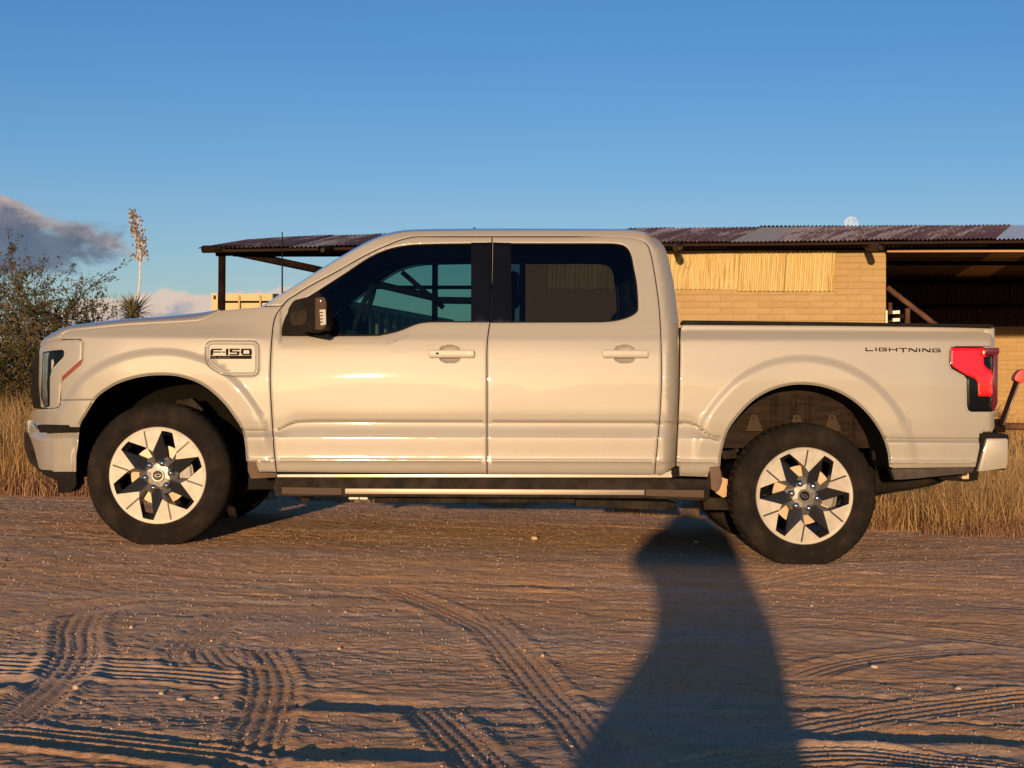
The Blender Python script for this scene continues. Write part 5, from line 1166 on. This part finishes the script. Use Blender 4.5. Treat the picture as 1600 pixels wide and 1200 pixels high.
for i in range(150):
    t = rng.uniform(.42, 1); k_ = t*(len(st)-1); a_ = st[int(k_)].lerp(st[min(int(k_)+1, len(st)-1)], k_-int(k_)); wdt = .17*math.sin(min(1, (1-t)*2.2+.25)*math.pi/2)
    an = rng.uniform(0, 2*math.pi); e_ = a_+Vector((math.cos(an)*wdt*rng.uniform(.4, 1), math.sin(an)*wdt, rng.uniform(.02, .12))); mid_ = a_.lerp(e_, .5)+Vector((0, 0, -.02)); sb.tube([a_, mid_, e_], .0055, 4, False)
    if rng.random() < .8: pd.tube([e_, e_+Vector((rng.normal(0, .01), 0, .025)), e_+Vector((rng.normal(0, .015), 0, .05))], [.007, .017, .004], 6)
tag(sb.build('seed_branches', PALEST, yr), kind='stuff'); tag(pd.build('seed_pods', PODM, yr), kind='stuff')

# ------------------------------------------------------------------ stones
def stone(px, py, r_, lb, i, m=STONE):
    p = gpx(px, py); bm = bmesh.new(); bmesh.ops.create_icosphere(bm, subdivisions=2, radius=r_); rr = np.random.default_rng(i)
    k = rr.uniform(.7, 1.2, 3)
    for v_ in bm.verts: v_.co = Vector((v_.co.x*k[0]*1.15, v_.co.y*k[1], v_.co.z*k[2]*.85))*(1+.25*float(vn(np.array([v_.co.x/r_*1.5+i]), np.array([v_.co.y/r_*1.5+v_.co.z/r_]), i)[0]))
    me = bpy.data.meshes.new('stone'); bm.to_mesh(me); bm.free(); me.polygons.foreach_set('use_smooth', [True]*len(me.polygons)); me.materials.append(m)
    o = bpy.data.objects.new('stone', me); COL.objects.link(o); o.location = (p[0], p[1], gz_at(p[0], p[1])+r_*.3); tag(o, lb, 'stone', 'loose stones on the dirt')
for i, (a, b, r_, lb) in enumerate(((283, 1092, .011, 'small round pale stone in the left foreground, roundest of the cluster'), (252, 1084, .009, 'small pale pebble just left of the round pale stone'), (118, 1078, .012, 'pebble on the left tyre track beside its long shadow'), (205, 981, .011, 'pale stone right of the upper left tyre marks'), (338, 1090, .008, 'tiny pebble right of the round pale stone'),
        (835, 843, .018, 'flat orange stone on the lit strip before the sill, near the middle'), (1087, 848, .010, 'pebble inside the photographer shadow near the truck'), (530, 1012, .008, 'pebble above the heavy ruts, centre left'), (540, 958, .007, 'tiny pale pebble, centre left in the middle distance'), (1366, 1045, .012, 'brown stone at the right beyond the shadow'), (1497, 1077, .010, 'pebble at the right edge foreground'),
        (848, 1027, .009, 'pale pebble on the track left of the shadow'), (893, 1168, .010, 'pebble at the lower left border of the shadow'), (1268, 944, .008, 'white pebble right of the shadow in the middle distance'))):
    stone(a, b, r_*(1.3 if i == 0 else 1.0), lb, i)
n = 60000; px_ = rng.uniform(-3.6, 3.9, n); py_ = -5.3+8.3*rng.uniform(0, 1, n)**1.1; sz = .0018+.0050*rng.uniform(0, 1, n)**3.5
dn = vn(px_*.7, py_*1.5, 90); kp = dn > -.18; px_, py_, sz = px_[kp], py_[kp], sz[kp]; n = len(px_); pz_ = gz_arr(px_, py_)
oc = np.array([(1, 0, 0), (-1, 0, 0), (0, 1, 0), (0, -1, 0), (0, 0, 1), (0, 0, -1)], float); of = np.array([(0, 2, 4), (2, 1, 4), (1, 3, 4), (3, 0, 4), (2, 0, 5), (1, 2, 5), (3, 1, 5), (0, 3, 5)])
vv = oc[None]*sz[:, None, None]*rng.uniform(.6, 1.3, (n, 6, 1)); th = rng.uniform(0, 6.3, n); c_, s_ = np.cos(th)[:, None], np.sin(th)[:, None]
vv = np.stack([vv[..., 0]*c_-vv[..., 1]*s_, vv[..., 0]*s_+vv[..., 1]*c_, vv[..., 2]*.8], -1)+np.stack([px_, py_, pz_], 1)[:, None]
ff = (of[None]+(np.arange(n)*6)[:, None, None]).reshape(-1, 3).astype(np.int32); me = bpy.data.meshes.new('gravel'); me.vertices.add(6*n); me.vertices.foreach_set('co', vv.astype(np.float32).ravel()); me.loops.add(ff.size); me.loops.foreach_set('vertex_index', ff.ravel()); me.polygons.add(len(ff)); me.polygons.foreach_set('loop_start', np.arange(0, ff.size, 3, dtype=np.int32))
def b_grav(n_, b, tc):
    g = n_.add('ShaderNodeNewGeometry'); n_.inp(b, 'Base Color', n_.ramp(g.outputs['Random Per Island'], [(0, (.24, .15, .10)), (.7, (.42, .29, .21)), (1, (.56, .45, .37))])); b.inputs['Roughness'].default_value = .9
me.materials.append(mat('gravel_grains', (.4, .3, .2), build=b_grav)); me.update(calc_edges=True); o = bpy.data.objects.new('gravel', me); COL.objects.link(o); tag(o, 'loose gravel scattered over the dirt road', 'gravel', None, 'stuff')

# ------------------------------------------------------------------ moon rising over the barn roof
mp = PB(1330, 349.5, 1600); bm = bmesh.new(); bmesh.ops.create_uvsphere(bm, u_segments=48, v_segments=24, radius=11.3/F*1600)
me = bpy.data.meshes.new('moon'); bm.to_mesh(me); bm.free(); me.polygons.foreach_set('use_smooth', [True]*len(me.polygons))
def b_moon(n_, b, tc):
    x = n_.noise(tc, .16, 4, .6, .3); out = [q_ for q_ in n_.n if q_.type == 'OUTPUT_MATERIAL'][0]; em = n_.add('ShaderNodeEmission'); n_.inp(em, 0, n_.mix(n_.mrange(x, .4, .62), (.60, .62, .62), (.42, .50, .58))); em.inputs[1].default_value = 1.0; n_.l.new(em.outputs[0], out.inputs[0])
me.materials.append(mat('moon_surface', (.6, .6, .6), build=b_moon)); o = bpy.data.objects.new('moon', me); COL.objects.link(o); o.location = mp; tag(o, 'pale nearly full moon rising over the rusty barn roof', 'moon')

# ------------------------------------------------------------------ the photographer, standing just behind the camera
pr_ = bpy.data.objects.new('person', None); COL.objects.link(pr_); gp_ = float(gz_at(.0, -9.55)); pr_.location = (.0, -9.6, gp_)
tag(pr_, 'person squatting in a dark jacket and cap, phone held up at eye height', 'person')
def skin_mesh(name, pts, edges, m, parent, root=0, sub=2):
    me = bpy.data.meshes.new(name); me.from_pydata([p[:3] for p in pts], edges, []); o = bpy.data.objects.new(name, me); COL.objects.link(o)
    md = o.modifiers.new('skin', 'SKIN'); md.use_smooth_shade = True
    for i, p in enumerate(pts): me.skin_vertices[0].data[i].radius = (p[3], p[4] if len(p) > 4 else p[3]); me.skin_vertices[0].data[i].use_root = (i == root)
    s2 = o.modifiers.new('sub', 'SUBSURF'); s2.levels = sub; s2.render_levels = sub; me.materials.append(m); setparent(o, parent); return o
PX = -.10
def pose(k):
    b = [(PX, -9.80, .36, .15*k, .13*k), (PX+.03, -9.72, .56, .14*k, .11*k), (PX+.02, -9.62, .76, .16*k, .11*k), (PX, -9.57, .93, .06*k), (PX, -9.52, 1.03, .085*k, .09*k), (PX, -9.50, 1.10, .09*k, .10*k)]
    e = [(0, 1), (1, 2), (2, 3), (3, 4), (4, 5)]
    for s_ in (-1, 1):
        j = len(b); b += [(PX+s_*.17, -9.62, .86, .062*k), (PX+s_*.26, -9.45, .90, .05*k), (PX*.5+s_*.13, -9.27, .97, .036*k), (s_*.05, -9.13, .98, .026*k)]; e += [(2, j), (j, j+1), (j+1, j+2), (j+2, j+3)]
        j = len(b); b += [(PX+s_*.12, -9.76, .36, .10*k), (PX+s_*.24, -9.42, .42, .068*k), (PX+s_*.20, -9.62, .09, .045*k), (PX+s_*.21, -9.48, .03, .04*k)]; e += [(0, j), (j, j+1), (j+1, j+2), (j+2, j+3)]
    return [(q[0], q[1], q[2]-.13*max(0, 1-q[2]/1.0))+tuple(q[3:]) for q in b], e
b_, e_ = pose(1.0); skin_mesh('body', b_, e_, SKIN, pr_, 0)
b_, e_ = pose(1.0); keep = [0, 6+4, 7+4, 8+4, 6+8+4, 7+8+4, 8+8+4]; mp_ = {k: i for i, k in enumerate(keep)}
skin_mesh('trousers', [(b_[k][0], b_[k][1], b_[k][2], b_[k][3]*1.22) for k in keep], [(mp_[a], mp_[c]) for a, c in e_ if a in mp_ and c in mp_], DENIM, pr_, 0)
for s_ in (-1, 1):
    j = 6 if s_ < 0 else 14
    skin_mesh('sleeve', [(b_[q_][0], b_[q_][1], b_[q_][2], b_[q_][3]*1.35) for q_ in (j, j+1, j+2)], [(0, 1), (1, 2)], CLOTH, pr_, 0)
    for i in range(5):
        bx_ = s_*.052; z_ = .945+.02*i; L = (.045, .058, .062, .058, .048)[i]
        skin_mesh('finger', [(bx_, -9.12, z_, .0095), (bx_-s_*.004, -9.12+L*.8, z_+.003, .009), (bx_-s_*.022, -9.12+L*1.15, z_+.003, .0075)], [(0, 1), (1, 2)], SKIN, pr_, 0, 1)
prof = []                                # outline of the crouching figure, from where its shadow's edges fall on the dirt
for py_, xl_, xr_ in ((1290, 860, 1285), (1200, 885, 1260), (1100, 950, 1240), (1000, 1020, 1215), (950, 1032, 1195), (905, 1012, 1172), (880, 1000, 1162), (852, 1000, 1152), (832, 1018, 1142), (816, 1045, 1122), (806, 1060, 1108)):
    z_ = 0.
    for _ in range(8): d_ = (H-z_)*F/(py_-600); z_ = float(gbase(.5, d_-D))
    L_ = d_-D+9.66; k_ = math.tan(R(SUN_EL))/math.cos(R(SUN_AZ)); t_ = math.tan(R(SUN_AZ))*L_; prof.append((z_+L_*k_, (xl_-800)/F*d_-t_, (xr_-800)/F*d_-t_))
V = []; Fs = []; nS = 40
for (z_, l_, r_) in prof:
    cx_ = (l_+r_)/2; hw = (r_-l_)/2; dp_ = .15+.06*max(0, .6-z_)
    for i in range(nS):
        a = 2*math.pi*i/nS; fold = 1+.02*math.sin(9*a)
        V.append((cx_+hw*math.cos(a)*fold, -9.66-.06*(.9-z_)/.6+dp_*math.sin(a)*fold, z_))
Fs = [(j*nS+i, j*nS+(i+1) % nS, (j+1)*nS+(i+1) % nS, (j+1)*nS+i) for j in range(len(prof)-1) for i in range(nS)]
mk('jacket', V, Fs, CLOTH, pr_, True)
hv, hf = lathe([(-.02, .118), (.02, .122), (.07, .112), (.11, .07), (.125, .001)], 28); hat = MB().add([(PX+a, -9.50-c, 1.08+b) for a, b, c in hv], hf); hat.add([(PX-.09, -9.40, 1.085), (PX+.09, -9.40, 1.085), (PX+.07, -9.30, 1.07), (PX-.07, -9.30, 1.07)], [(0, 1, 2, 3)]); hat.build('cap', CLOTH, pr_, True)
for o_ in pr_.children: pass
pr_.location.z = gp_; 
ph = MB().box((-.06, -9.045, .94), (.06, -9.036, 1.015)).build('phone', GLOSSBLK, None, bev=.003); tag(ph, 'black phone held by the person behind the camera', 'phone')
